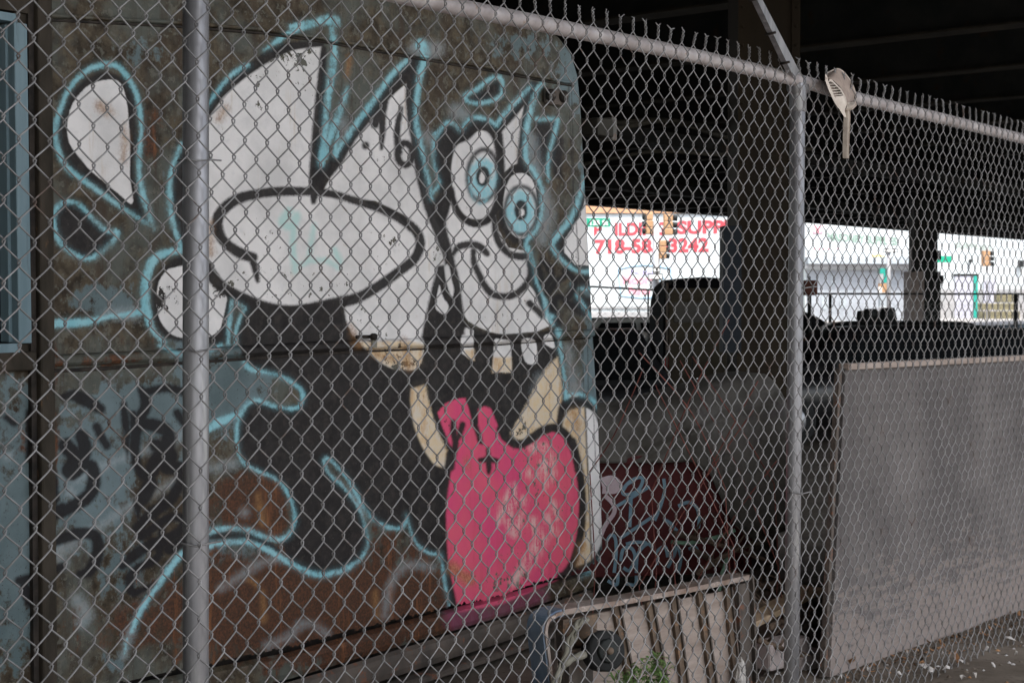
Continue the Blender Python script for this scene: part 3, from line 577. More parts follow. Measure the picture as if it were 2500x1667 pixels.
M['maroon'] = worn('maroon_painted_steel', (.06, .013, .014), (.095, .021, .02), 5, .6, c3=(.06, .02, .018), s3=16)
M['bluespray'] = worn('blue_spray_line', (.15, .25, .31), (.22, .33, .39), 20, .7, bmp=0)
M['pinkspray'] = worn('pale_pink_spray', (.46, .36, .38), (.55, .44, .46), 20, .7, bmp=0)
M['ply'] = worn('weathered_plywood', (.23, .18, .15), (.32, .265, .23), 7, .85, 0, (1, 1, 5), c3=(.25, .19, .15), s3=12, t3=.6)
M['rustslat'] = worn('rusty_slat_steel', (.075, .05, .033), (.13, .09, .06), 14, .75, .1, c3=(.2, .11, .06), s3=24)
M['rimrust'] = worn('worn_chrome_rim', (.17, .11, .08), (.3, .25, .22), 14, .45, .3, c3=(.45, .38, .34), s3=26, t3=.58)
M['rimblue'] = worn('blue_grey_rim', (.09, .13, .19), (.16, .2, .25), 14, .5, .3)
M['rag'] = worn('grey_rag_strap', (.15, .14, .11), (.25, .235, .195), 18, .9, 0, (1, 1, .3))
M['wood'] = worn('pale_offcut_wood', (.3, .22, .14), (.42, .32, .22), 10, .8)
M['twig'] = worn('dead_twig_bark', (.07, .05, .035), (.14, .1, .075), 20, .9)
M['cane'] = worn('reddish_cane', (.10, .035, .03), (.19, .07, .055), 15, .8)
M['hose'] = flat('pale_green_cord', (.22, .36, .26), .6)
M['leaf'] = worn('weed_leaf', (.07, .13, .035), (.13, .2, .06), 30, .6)
M['paper'] = worn('crumpled_paper', (.3, .28, .26), (.5, .47, .44), 30, .9)
M['leafbrown'] = worn('dry_brown_leaf', (.2, .1, .05), (.36, .2, .1), 20, .85)
M['plastic'] = worn('beige_dirty_plastic', (.36, .3, .25), (.5, .44, .375), 26, .5, 0, c3=(.16, .1, .075), s3=60, t3=.64)
M['plasticd'] = worn('ribbed_plastic', (.2, .155, .13), (.27, .215, .18), 40, .55, bmp=0)
M['ground'] = worn('dirt_ground', (.075, .06, .046), (.135, .112, .09), 3, .95, 0, c3=(.07, .058, .045), s3=28, t3=.55, bmp=.5)
M['road'] = worn('asphalt_road', (.05, .05, .05), (.075, .075, .073), .7, .9)
M['walk'] = worn('pavement_concrete', (.3, .28, .27), (.4, .385, .37), .8, .9)

# plywood sheet: bare wood lower edge, thin grey paint above
def sheet_mat():
    m, nt, b = new_mat('grey_washed_plywood')
    tc = nd(nt, 'ShaderNodeTexCoord'); sx = nd(nt, 'ShaderNodeSeparateXYZ'); nt.links.new(tc.outputs['Object'], sx.inputs[0])
    n = noise_node(nt, 9, 8, .75, (.8, .8, 4)); g = noise_node(nt, 90, 3, .6); big = noise_node(nt, 2.2, 4, .5)
    z = math_n(nt, 'ADD', sx.outputs[2], math_n(nt, 'MULTIPLY', math_n(nt, 'SUBTRACT', n, .5), 1.7))
    z = math_n(nt, 'ADD', z, math_n(nt, 'MULTIPLY', math_n(nt, 'SUBTRACT', big, .5), .35))
    bare = mixc(nt, mrange(nt, n, .3, .7), (.15, .12, .105), (.23, .19, .17))
    paint = mixc(nt, mrange(nt, big, .35, .65), (.062, .053, .05), (.106, .092, .086))
    paint = mixc(nt, mrange(nt, g, .55, .68, 0, .5), paint, (.17, .15, .14))
    paint = mixc(nt, mrange(nt, noise_node(nt, 7, 6, .7, (1, 1, .1)), .52, .68, 0, .55), paint, (.05, .042, .04))
    k = mrange(nt, z, .12, .34)
    c = mixc(nt, k, bare, paint)
    top = mrange(nt, sx.outputs[2], 1.085, 1.095)
    nt.links.new(c, b.inputs['Base Color']); b.inputs['Roughness'].default_value = .85
    bump(nt, b, n, .25, .004); return m
M['sheet'] = sheet_mat()

# ------------------------------------------------------------------ ground
def ground_h(x, y):
    h = -.34 * max(0, min(1, (y - 9) / 5)) * max(0, min(1, (52 - y) / 10))
    if y < 16 and abs(x) < 9: h += .018 * mnoise.noise((x * 2.2, y * 2.2, .3)) + .012 * mnoise.noise((x * 7, y * 7, 2))
    return h
def ground():
    def axis(a, b, near0, near1, fine):
        r = list(np.arange(near0, near1, fine)); o = []
        x = near1; st = fine
        while x < b: o.append(x); st *= 1.28; x += st
        o.append(b); l = []; x = near0; st = fine
        while x > a: st *= 1.28; x -= st; l.append(max(x, a))
        return sorted(set([round(float(t), 4) for t in l + r + o]))
    xs = axis(-260, 420, -2.5, 5, .06); ys = axis(-160, 500, 2, 9, .06)
    ys = sorted(set(ys) | {9.0, 11.5, 14.0, 30.0, 42.0, 47.0, 52.0})
    mb = MB(); nx = len(xs)
    mb.add([(x, y, ground_h(x, y)) for y in ys for x in xs], [(j * nx + i, j * nx + i + 1, (j + 1) * nx + i + 1, (j + 1) * nx + i) for j in range(len(ys) - 1) for i in range(nx - 1)], M['ground'], True)
    mb.build('ground', None, kind='structure')
    mb = MB(); mb.add([(-120, 53, .004), (200, 53, .004), (200, 76, .004), (-120, 76, .004)], [(0, 1, 2, 3)], M['road'])
    mb.build('road', None, kind='structure')
    mb = MB(); mb.pbox(-7, 1.95, -30, 60, -.3, .03, M['walk']); mb.build('unseen_sidewalk', None, kind='structure')  # unseen pavement on the camera side, added to bounce light up at the fence
    mb = MB(); mb.box(-120, 200, 76, 125, .0, .1, M['walk']); mb.build('pavement', None, kind='structure')
ground()

# ------------------------------------------------------------------ truck
DT = 3.75
truck = thing('box_truck', 'rusty box truck body spray-painted with a big-eyed tongue-out face', 'truck', P(DT, 1.9, 0))
PM = painted_material('spray_painted_sheet')
def painted_obj(name, verts, faces, parent, smooth=False, mats=None, midx=None):
    off = Vector(parent['_o'])
    me = bpy.data.meshes.new(name)
    v = np.asarray(verts, float)
    me.from_pydata([tuple(p) for p in (v - np.array(off[:]))], [], faces); me.materials.append(PM)
    if smooth: me.polygons.foreach_set('use_smooth', [True] * len(me.polygons))
    me.update(); paint_attributes(me, v)
    o = bpy.data.objects.new(name, me); COL.objects.link(o); o.parent = parent; o['_o'] = tuple(off); return o
NA, UA = np.array(N2[:]), np.array(U2[:])
def Pn(D, s, z): return np.outer(np.broadcast_to(D, np.shape(s)), NA) + np.outer(s, UA) + np.outer(z, [0, 0, 1])
outl = [(1288, 80), (1330, 90), (1365, 110), (1390, 143), (1404, 190), (1411, 260), (1424, 500), (1440, 800), (1455, 1050), (1464, 1300), (1465, 1372)]
oz = []; os_ = []
for px, py in outl:
    w = hitD(px, py, DT); oz.append(w.z); os_.append(S_of(w))
ZT = oz[0]; ZB = .17
zrow = sorted(set([round(float(z), 4) for z in np.arange(ZB, ZT, .0052)] + [ZT - k for k in (.0, .001, .0022, .0036)]))
def s_right(z): return float(np.interp(z, oz[::-1], os_[::-1]))
SL = S_of(hitD(112, 400, DT))          # left edge of the painted sheet
ncol = 520
tcol = np.linspace(0, 1, ncol)
V = []; 
for z in zrow:
    sr = s_right(z); V.append(np.stack([SL + (sr - SL) * tcol, np.full(ncol, z)], 1))
V = np.concatenate(V); nr = len(zrow)
Wd = Pn(DT, V[:, 0], V[:, 1])
# slight oil-canning of the thin sheet
wob = np.array([.004 * mnoise.noise((a * 1.7, b * 1.9, 0)) + .0016 * mnoise.noise((a * 6, b * 6, 3)) for a, b in V])
edge = np.minimum(1, np.minimum((ZT - V[:, 1]) / .1, 1)); wob *= np.clip(edge, 0, 1)
right_fade = np.clip((np.repeat([s_right(z) for z in zrow], ncol) - V[:, 0]) / .08, 0, 1); wob *= right_fade
Wd = Wd + np.outer(wob, NA)
Up_, Vp_ = project(Wd)
bot = [(100, 1715), (304, 1667), (500, 1622), (700, 1581), (838, 1546), (960, 1515), (1054, 1492), (1109, 1479), (1225, 1456), (1303, 1425), (1353, 1412), (1420, 1390), (1474, 1366), (1520, 1340)]
def rag(u): return np.interp(u, [b[0] for b in bot], [b[1] for b in bot]) + np.array([7 * mnoise.noise((x * .045, 1, 0)) + 7 * mnoise.noise((x * .17, 5, 0)) + 10 * max(0, mnoise.noise((x * .02, 9, 0)) - .15) for x in u])
keepv = (Vp_ < rag(Up_)).reshape(nr, ncol)
faces = []
for j in range(nr - 1):
    for i in range(ncol - 1):
        if keepv[j, i] and keepv[j, i + 1] and keepv[j + 1, i] and keepv[j + 1, i + 1]:
            a = j * ncol + i; faces.append((a, a + 1, a + 1 + ncol, a + ncol))
used = np.zeros(len(Wd), bool); used[np.array(faces).ravel()] = True
remap = -np.ones(len(Wd), int); remap[used] = np.arange(used.sum())
painted_obj('side_panel', Wd[used], [tuple(int(k) for k in remap[list(f)]) for f in faces], truck, True)
# rounded edge strip: along the roof line and down the right corner
ol = [(s, ZT) for s in np.linspace(SL - 2.2, os_[0], 260)] + [(s_right(z), z) for z in np.linspace(ZT, .36, 420)[1:]]
ol = np.array(ol); tg = np.gradient(ol, axis=0)
for _ in range(6): tg = (np.roll(tg, 1, 0) + tg + np.roll(tg, -1, 0)) / 3 if False else tg
no = np.stack([-tg[:, 1], tg[:, 0]], 1); no = -no; no = no / np.linalg.norm(no, axis=1, keepdims=True)
no[no[:, 0] + no[:, 1] < 0] *= -1
RB = .05; na = 9; strip = []
for k in range(na):
    a = math.pi / 2 * k / (na - 1)
    strip.append(Pn(DT + RB * (1 - math.cos(a)), ol[:, 0] + no[:, 0] * RB * math.sin(a), ol[:, 1] + no[:, 1] * RB * math.sin(a)))
n_ = len(ol); SV = np.concatenate(strip)
SF = [(k * n_ + i, k * n_ + i + 1, (k + 1) * n_ + i + 1, (k + 1) * n_ + i) for k in range(na - 1) for i in range(n_ - 1)]
painted_obj('corner_post', SV, SF, truck, True)
mb = MB()                                # end wall and roof behind the rounded edge
L = [P(DT + RB, ol[i, 0] + no[i, 0] * RB, ol[i, 1] + no[i, 1] * RB) for i in range(0, n_, 4)]
L2 = [p + N2 * 2.0 for p in L]
mb.add(L + L2, [(i, i + 1, i + 1 + len(L), i + len(L)) for i in range(len(L) - 1)], M['roofmetal'], True)
mb.build('end_wall', truck)
mb = MB(); mb.pbox(DT + 2.0, DT + 2.05, SL - 2.2, os_[-1] - .02, .3, ZT - .05, M['roofmetal']); mb.build('far_wall', truck)
def strip_on_side(name, px_top, h_px, proud, mat=None, left=112, right=None, D0=DT, seg=240, thick=None):
    """a rail along the side, following a row of the photo: px_top [(x,y)...], height in px at the left"""
    xs = np.linspace(px_top[0][0], px_top[-1][0], seg)
    ys = np.interp(xs, [p[0] for p in px_top], [p[1] for p in px_top]); hs = np.interp(xs, [p[0] for p in px_top], h_px)
    prof = [(0, 0), (proud * .8, .12), (proud, .3), (proud, .7), (proud * .75, .92), (0, 1)]
    vs = []
    for x, y, h in zip(xs, ys, hs):
        a = hitD(x, y, D0); b = hitD(x, y + h, D0); s = S_of(a)
        for pr, t in prof: vs.append(P(D0 - pr, s, a.z + (b.z - a.z) * t)[:])
    n = len(prof)
    fs = [(i * n + k, i * n + k + 1, (i + 1) * n + k + 1, (i + 1) * n + k) for i in range(seg - 1) for k in range(n - 1)]
    if mat is None: return painted_obj(name, vs, fs, truck, False)
    mb = MB(); mb.add(vs, fs, mat); return mb.build(name, truck)
strip_on_side('drip_rail', [(112, 33), (450, 52), (640, 68), (760, 86), (1000, 130), (1200, 163), (1340, 190), (1400, 200)], [12, 11, 10, 9, 8, 8, 8, 8], .014)
strip_on_side('painted_rail_shadow', [(112, 46), (450, 64), (640, 79), (760, 96), (1000, 139), (1200, 172), (1340, 199), (1400, 209)], [7, 6, 6, 5, 5, 5, 4, 4], .006, M['seal'])  # dark strip: seam colour standing in for the drip rail's shadow
strip_on_side('rub_rail', [(112, 866), (240, 860), (420, 853), (600, 843), (760, 834), (900, 829), (1040, 824), (1200, 817), (1330, 808), (1440, 803)], [30, 30, 28, 26, 25, 24, 24, 23, 22, 20], .028)
strip_on_side('lower_seam', [(112, 902), (240, 896), (420, 884), (600, 872), (760, 861), (900, 855), (1040, 850), (1200, 842), (1330, 832), (1440, 824)], [9, 9, 8, 8, 7, 5, 4, 3, 3, 3], .004, M['seal'])
# lower frame beams behind the rusted-out skirt
def beam(name, rows, hs, D0, proud):
    strip_on_side(name, rows, hs, proud, None, D0=D0)
strip_on_side('skirt_beam', [(20, 1735), (304, 1672), (500, 1632), (700, 1592), (838, 1554), (1054, 1497), (1225, 1452), (1303, 1430), (1440, 1392)], [80, 75, 70, 66, 62, 56, 52, 48, 40], .03, None, D0=DT + .05)
strip_on_side('lower_beam', [(20, 1830), (304, 1752), (500, 1705), (700, 1665), (838, 1625), (1054, 1560), (1225, 1510), (1303, 1486), (1440, 1440)], [90, 84, 80, 74, 68, 62, 58, 52, 44], .02, M['brownmetal'], D0=DT + .04)
strip_on_side('bottom_sill', [(20, 1930), (304, 1846), (500, 1795), (700, 1750), (838, 1700), (1054, 1630), (1225, 1576), (1303, 1548), (1440, 1495)], [34, 32, 30, 28, 26, 24, 22, 20, 18], .05, M['brownmetal'], D0=DT + .05)
mb = MB(); mb.pbox(DT + .12, DT + .16, SL - 2.2, os_[-1] - .1, .12, .6, M['seal']); mb.build('undercarriage', truck)
# cab door left of the sheet: pillar, window opening, lower panel
sW0, sW1 = S_of(hitD(-10, 400, DT)), S_of(hitD(24, 400, DT))
def zpx(px, py): return hitD(px, py, DT).z
mb = MB()
mb.pbox(DT - .03, DT + .02, S_of(hitD(80, 400, DT)), SL + .006, .25, ZT, M['pillar'], .006)
mb.pbox(DT - .012, DT + .02, S_of(hitD(66, 400, DT)), S_of(hitD(79, 400, DT)), .25, ZT, M['seal'])
mb.build('door_pillar', truck)
mb = MB(); zb, zt = zpx(40, 838), zpx(40, 58)
mb.obox((hitD(38, 58, DT) + hitD(54, 838, DT)) / 2, U2 * .021, N2 * .02, (hitD(38, 58, DT) - hitD(50, 838, DT)) / 2, M['bluewood'], .003)
mb.obox((hitD(9, 58, DT + .03) + hitD(18, 838, DT + .03)) / 2, U2 * .008, N2 * .02, (hitD(9, 58, DT) - hitD(18, 838, DT)) / 2, M['bluewood'], .002)
mb.pbox(DT - .02, DT + .03, SL - 1.1, SL - .1, zb - .03, zb, M['bluewood']); mb.pbox(DT - .02, DT + .03, SL - 1.1, SL - .1, zt, zt + .022, M['bluewood'])
wf = mb.build('window_frame', truck)
mb = MB(); mb.pbox(DT + .05, DT + .06, SL - 1.1, SL - .06, zb, zt, M['darkglass']); mb.build('window_pane', wf)
mb = MB(); mb.pbox(DT - .022, DT + .01, SL - 2.2, SL - .047, zpx(40, 905), zpx(40, 858), M['pillar'], .006)
mb.pbox(DT - .012, DT + .02, SL - 2.2, SL - .055, zt + .03, ZT, M['pillar'])
mb.pbox(DT + .0, DT + .02, SL - .098, SL - .05, zb - .05, ZT, M['pillar'])
mb.build('door_rail', truck)
gs = np.arange(SL - .55, SL - .050, .006); gz = np.arange(.2, zpx(40, 903), .006)
gv = Pn(DT + .004, np.tile(gs, len(gz)), np.repeat(gz, len(gs)))
painted_obj('cab_door', gv, [(j * len(gs) + i, j * len(gs) + i + 1, (j + 1) * len(gs) + i + 1, (j + 1) * len(gs) + i) for j in range(len(gz) - 1) for i in range(len(gs) - 1)], truck)
mb = MB(); mb.pbox(DT + .004, DT + .02, SL - 2.2, SL - .551, .2, zpx(40, 903), M['roofmetal']); mb.build('cab_panel', truck)
# twin marker lamps near the top corner, junction box on the corner, hasp on the rail
mb = MB(); c = hitD(1347, 238, DT)
mb.obox(c - N2 * .012, U2 * .062, N2 * .012, UP * .032, M['brownmetal'], .01)
ml = mb.build('marker_lamp_housing', truck)
for dx in (1331, 1362):
    mb = MB(); c = hitD(dx, 236 + (dx - 1347) * .1, DT)
    mb.tube([c - N2 * .02, c - N2 * .035, c - N2 * .042], [.024, .024, .014], M['seal'], 20); mb.tube([c - N2 * .037, c - N2 * .046], [.012, .008], M['brownmetal'], 16); mb.build('marker_lamp', ml)
mb = MB(); c = hitD(1450, 312, DT + .25)
mb.obox(c + U2 * .02, U2 * .06, N2 * .05, UP * .038, M['steel_line'], .006); mb.obox(c + U2 * .10, U2 * .02, N2 * .04, UP * .05, M['roofmetal'], .005); mb.build('mirror_bracket', truck)
mb = MB(); c = hitD(878, 822, DT)
mb.obox(c - N2 * .02, U2 * .035, N2 * .005, UP * .006, M['seal']); mb.tube([c - N2 * .03 + U2 * .03, c - N2 * .045 + U2 * .03], .012, M['seal'], 10); mb.obox(c - N2 * .03 + U2 * .04 - UP * .02, U2 * .012, N2 * .004, UP * .018, M['rag'], .002); mb.build('hasp', truck)
for s in (SL - 1.2, SL + 1.35):
    for D in (DT + .25, DT + 1.75):
        mb = MB(); c = P(D, s, .36); mb.tube([c - N2 * .1, c - N2 * .09, c + N2 * .09, c + N2 * .1], [.32, .36, .36, .32], M['rubber'], 28); w = mb.build('wheel', truck)
        mb = MB(); mb.tube([c - N2 * .11, c + N2 * .11], .2, M['rim'], 20); mb.build('rim', w)

# ------------------------------------------------------------------ the near chain-link fence
DF = 2.39
fence = thing('chain_link_fence', 'tall galvanized chain-link fence with steel posts and top rail in front of the truck', 'fence', P(DF, 1, 0))
rp = [(-300, -266), (300, -160), (700, -75), (1098, 10), (1300, 50), (1500, 92), (1740, 143), (1974, 199), (2091, 237), (2300, 287), (2500, 337), (2620, 366)]
rail_s = [S_of(hitD(x, y, DF + .02)) for x, y in rp]; rail_z = [hitD(x, y, DF + .02).z for x, y in rp]
rail_z[:4] = [rail_z[3] - .002 * k for k in (3, 2, 1, 0)]
def rz_at(s): return float(np.interp(s, rail_s, rail_z))
mb = MB(); mb.tube([P(DF + .035, s, rz_at(s)) for s in np.linspace(rail_s[0] - .6, rail_s[-1] + 2.5, 60)], .0205, M['rail'], 16); mb.build('top_rail', fence)
def post(px_top, py_top, px_bot, r):
    a = hitD(px_top, py_top, DF + .04); b = hitD(px_bot, 1667, DF + .04); d = (b - a); k = (a.z + .25) / (-d.z)
    foot = a + d * k
    mb = MB(); top = a; mb.tube([foot, foot + (top - foot) * .5, top, top + UP * .012], [r, r, r, r * .7], M['pipe'], 24); return mb.build('post', fence), a
post(478, -150, 478, .0258)
post2, ptop = post(1948, 205, 1932, .0245)
mb = MB(); mb.tube([ptop - UP * .09, ptop - UP * .085, ptop + UP * .004, ptop + UP * .02, ptop + UP * .03], [.0262, .0275, .0275, .026, .012], M['pipe'], 20)
mb.tube([ptop + UP * (-.01) + U2 * .03, ptop + UP * (-.012) - U2 * .03], .0255, M['pipe'], 16); pc = mb.build('post_cap', post2)
arm0 = ptop + UP * .01; arm1 = hitD(1830, -40, DF - .18); ad = arm1 - arm0; side = ad.cross(N2).normalized()
mb = MB(); q0 = [arm0 - side * .024 - N2 * .006, arm0 + side * .024 - N2 * .006, arm0 + side * .024 + N2 * .012, arm0 - side * .024 + N2 * .012]
q1 = [arm1 - side * .011 - N2 * .006, arm1 + side * .011 - N2 * .006, arm1 + side * .011 + N2 * .012, arm1 - side * .011 + N2 * .012]
mb.hexa(q0 + q1, M['pipe'])
for t in (.28, .58, .9):
    c = arm0 + ad * t + side * (.024 - .013 * t); mb.tube([c - N2 * .016, c + N2 * .016 + side * .004], .004, M['seal'], 6)
mb.build('barbed_wire_arm', fence)
mb = MB(); mb.tube([P(DF + .04, rail_s[-1] + 1.25, -.2), P(DF + .04, rail_s[-1] + 1.25, rz_at(9))], .0245, M['pipe'], 16); mb.build('post', fence)
mb = MB(); mb.tube([P(DF + .04, -2.3, -.2), P(DF + .04, -2.3, rz_at(-2))], .0245, M['pipe'], 16); mb.build('post', fence)

Wc = .0305; PV = .0722
anchor = hitD(115, 163, DF); s_an = S_of(anchor)
k0 = int((-2.4 - s_an) / Wc) // 2 * 2; k1 = int((rail_s[-1] + .7 - s_an) / Wc) // 2 * 2
NPER = 31; SUB = 12
ts = np.arange(0, NPER * SUB + 1) / SUB            # periods measured down from the top node
verts = []; quads = []; base = 0; SIDES = 5
def shape_tri(x):                                  # rounded triangle wave
    return np.arcsin(.965 * np.sin(x)) / math.asin(.965)
for k in range(k0, k1 + 1):
    sc = s_an + (k - .5) * Wc
    par = k % 2
    jz = .0015 * mnoise.noise((k * .37, 0, 0)); 
    ph = math.pi / 2 + (math.pi if par else 0) + 2 * math.pi * ts
    A = Wc / 2 + .0036
    wav = np.array([mnoise.noise((k * .05, t * .09, 4)) for t in ts]) * .009
    wav3 = np.array([mnoise.noise((k * .06, t * .12, 14)) for t in ts]) * .008
    wav2 = np.array([mnoise.noise((k * .05, t * .09, 9)) for t in ts]) * .012
    s = sc + A * shape_tri(ph) + wav
    dep = DF - .002 + np.tanh(2.2 * np.cos(ph)) * .0042 + wav2 * .5
    ztop = rz_at(sc) + .031
    z = ztop - ts * PV + jz + wav3 * np.clip(ts / 3, 0, 1)
    pts = Pn(dep, s, z)
    tan = np.gradient(pts, axis=0); tan /= np.linalg.norm(tan, axis=1, keepdims=True)
    nn = np.broadcast_to(NA, tan.shape); a = nn - tan * (tan * nn).sum(1, keepdims=True); a /= np.linalg.norm(a, axis=1, keepdims=True); b = np.cross(tan, a)
    ring = [pts + .0017 * (a * math.cos(2 * math.pi * q_ / SIDES) + b * math.sin(2 * math.pi * q_ / SIDES)) for q_ in range(SIDES)]
    verts.append(np.stack(ring, 1).reshape(-1, 3)); n = len(pts)
    i = np.arange(n - 1)[:, None]; c = np.arange(SIDES)[None, :]
    f = np.stack([i * SIDES + c, i * SIDES + (c + 1) % SIDES, (i + 1) * SIDES + (c + 1) % SIDES, (i + 1) * SIDES + c], -1).reshape(-1, 4) + base
    quads.append(f); base += n * SIDES
verts = np.concatenate(verts); quads = np.concatenate(quads)
off = np.array(fence['_o'])
me = bpy.data.meshes.new('wire_mesh'); me.vertices.add(len(verts)); me.vertices.foreach_set('co', (verts - off).ravel())
me.loops.add(len(quads) * 4); me.loops.foreach_set('vertex_index', quads.ravel().astype(np.int32))
me.polygons.add(len(quads)); me.polygons.foreach_set('loop_start', np.arange(0, len(quads) * 4, 4, dtype=np.int32)); me.polygons.foreach_set('use_smooth', np.ones(len(quads), bool))
me.materials.append(M['galv']); me.update(calc_edges=True); me.validate()
o = bpy.data.objects.new('wire_mesh', me); COL.objects.link(o); o.parent = fence
mb = MB()                                          # twisted barbs along the top edge
for k in range(k0, k1, 2):
    s = s_an + k * Wc; zt = rz_at(s) + .031; tw = rng.uniform(-.35, .35); ln = rng.uniform(.014, .02)
    for h in (0, 1):
        pts = []
        for j in range(9):
            t = j / 8; an = math.pi * h + t * 1.6 * math.pi; pts.append(P(DF - .002 + .003 * math.sin(an), s + .003 * math.cos(an) + tw * t * .012, zt + t * ln))
        e = pts[-1]; sg = 1 if h else -1
        pts.append(e + UP * .005 + U2 * sg * .006 + N2 * rng.uniform(-.004, .004)); pts.append(e + UP * rng.uniform(.008, .014) + U2 * sg * (.012 + rng.uniform(0, .006)) + N2 * rng.uniform(-.006, .006))
        mb.tube(pts, .0018, M['galv'], 5)
bm = bmesh.new(); bm.from_mesh(me); tmp = bpy.data.meshes.new('barbs'); tmp.from_pydata([(p[0] - off[0], p[1] - off[1], p[2] - off[2]) for p in mb.v], [], mb.f); bm.from_mesh(tmp)
for f_ in bm.faces: f_.smooth = True
bm.to_mesh(me); bm.free(); bpy.data.meshes.remove(tmp)
mb = MB()                                          # tie wires holding the mesh to the posts
for px, py in ((478, 392), (478, 852), (478, 1322), (1958, 700), (1945, 1200)):
    mb = MB(); c = hitD(px, py, DF + .03); mb.tube([c + U2 * .034 - N2 * .036, c + U2 * .012 - N2 * .034, c - U2 * .02 - N2 * .026 - UP * .004, c - U2 * .034 - N2 * .004, c - U2 * .02 + N2 * .03], .0021, M['galv'], 5); mb.build('tie_wire', fence)
# ------------------------------------------------------------------ things by the fence
# plywood sheet leaning behind the fence
bl = hitG(2026, 1652, .0); br_ = hitG(2500, 1487, .0); d = (br_ - bl).normalized(); br2 = bl + d * 3.2
lean = Vector((-d.y, d.x, 0)); 
if lean.y < 0: lean = -lean
tl = hitD(2062, 900, 1); r_ = ray(2064, 899); tt = ((bl.x * lean.x + bl.y * lean.y) + .06) / (r_.x * lean.x + r_.y * lean.y); tl = CAM + r_ * tt
H = tl.z; e = (tl - bl); left_off = e.dot(d)
sheet = MB()
nsx, nsz = 60, 30
def shp(i, j, back):
    a, b = i / nsx, j / nsz
    p = bl + d * (3.2 * a + left_off * b * (1 - a)) + UP * (H * b) + lean * (.06 * b + .012 * math.sin(3 * a * 2.2) * b)
    p += UP * (.004 * mnoise.noise((a * 40, b * 3, 1)) if j in (0, nsz) else 0) - UP * (.02 * a if j == nsz else 0)
    return p + lean * (.02 if back else 0)
vs = [shp(i, j, b) for b in (0, 1) for j in range(nsz + 1) for i in range(nsx + 1)]
w = nsx + 1; nb = w * (nsz + 1)
fs = [(j * w + i, j * w + i + 1, (j + 1) * w + i + 1, (j + 1) * w + i) for j in range(nsz) for i in range(nsx)]
fs += [tuple(x + nb for x in f[::-1]) for f in fs]
for i in range(nsx): fs += [(i + 1, i, nb + i, nb + i + 1), (nsz * w + i, nsz * w + i + 1, nb + nsz * w + i + 1, nb + nsz * w + i)]
for j in range(nsz): fs += [(j * w, (j + 1) * w, nb + (j + 1) * w, nb + j * w), ((j + 1) * w + nsx, j * w + nsx, nb + j * w + nsx, nb + (j + 1) * w + nsx)]
ps = thing('plywood_sheet', 'grey-washed plywood sheet standing on its long edge behind the fence', 'plywood', bl)
sheet.add(vs, fs, M['sheet']); sheet.build('sheet', ps)
mb = MB(); u = (shp(nsx, nsz, 0) - shp(0, nsz, 0)); cc = shp(0, nsz, 0)
mb.obox(cc + u * .5 + lean * .008 + UP * .006, u * .5, lean * .022, UP * .012, M['ply'], .003); mb.build('top_batten', ps)
mb = MB(); a = shp(0, 0, 0) - d * .014; b = shp(0, nsz, 0) - d * .014; mb.obox((a + b) / 2 + lean * .022, d * .010, lean * .012, (b - a) / 2, M['brownmetal'], .003); mb.build('edge_batten', ps)

# wheeled platform on its side: rounded rim, plywood face, ribs, caster
DL = (hitD(1340, 1500, 1), )
pl0 = CAM + ray(1338, 1502) * 4.55; pl1 = CAM + ray(1832, 1408) * 5.15
pl1.z = pl0.z - .0 if abs(pl1.z - pl0.z) < .05 else pl1.z
pu = (pl1 - pl0); PLW = pu.length; pu.normalize(); pn = Vector((-pu.y, pu.x, 0)).normalized()
if pn.y < 0: pn = -pn
def hp(px, py, dd=0.0):
    d_ = ray(px, py); n0 = pn; t = (n0.dot(pl0 - CAM) + dd) / n0.dot(d_); return CAM + d_ * t
cart = thing('platform_cart', 'platform cart standing on edge with its ribbed plywood underside and caster showing', 'cart', Vector((pl0.x, pl0.y, 0)))
pv = UP
ztop = pl0.z
mb = MB()
rim = [hp(1352, 2200), hp(1335, 1667), hp(1322, 1560), hp(1320, 1535), hp(1326, 1512), hp(1342, 1500), hp(1365, 1492), hp(1500, 1469), hp(1660, 1440), hp(1800, 1411), hp(1818, 1407), hp(1830, 1412), hp(1838, 1424), hp(1846, 1667), hp(1850, 2000)]
for p in (0, -1): rim[p].z = .03
pth = smooth_path(rim, 4)
def ribbon(mb, pth, dep0, dep1, hw, mat):
    n = len(pth); vs = []
    for i, p in enumerate(pth):
        t = (pth[min(i + 1, n - 1)] - pth[max(i - 1, 0)]).normalized(); o_ = t.cross(pn).normalized()
        vs += [p + o_ * hw + pn * dep0, p + o_ * hw + pn * dep1, p - o_ * hw + pn * dep1, p - o_ * hw + pn * dep0]
    mb.add(vs, [(i * 4 + k, i * 4 + (k + 1) % 4, (i + 1) * 4 + (k + 1) % 4, (i + 1) * 4 + k) for i in range(n - 1) for k in range(4)], mat, False)
ribbon(mb, pth[24:41], -.02, .05, .008, M['rimrust']); ribbon(mb, pth[40:], -.004, .02, .004, M['brownmetal']); mb.build('rim_band', cart)
mb = MB(); ribbon(mb, pth[:25], -.02, .05, .010, M['rimblue']); ribbon(mb, pth[:25], -.026, -.019, .005, M['signwhite'] if False else M['rimrust']); mb.build('rim_corner', cart)
mb = MB()
top = [hp(1360, 1515, .03), hp(1500, 1489, .03), hp(1660, 1462, .03), hp(1780, 1440, .03), hp(1800, 1440, .03)]
bt = [Vector((p.x, p.y, .02)) for p in top]
for i in range(4): mb.prism([bt[i], bt[i + 1], top[i + 1], top[i]], [bt[i] + pn * .012, bt[i + 1] + pn * .012, top[i + 1] + pn * .012, top[i] + pn * .012], M['ply'])
mb.build('plywood_face', cart)
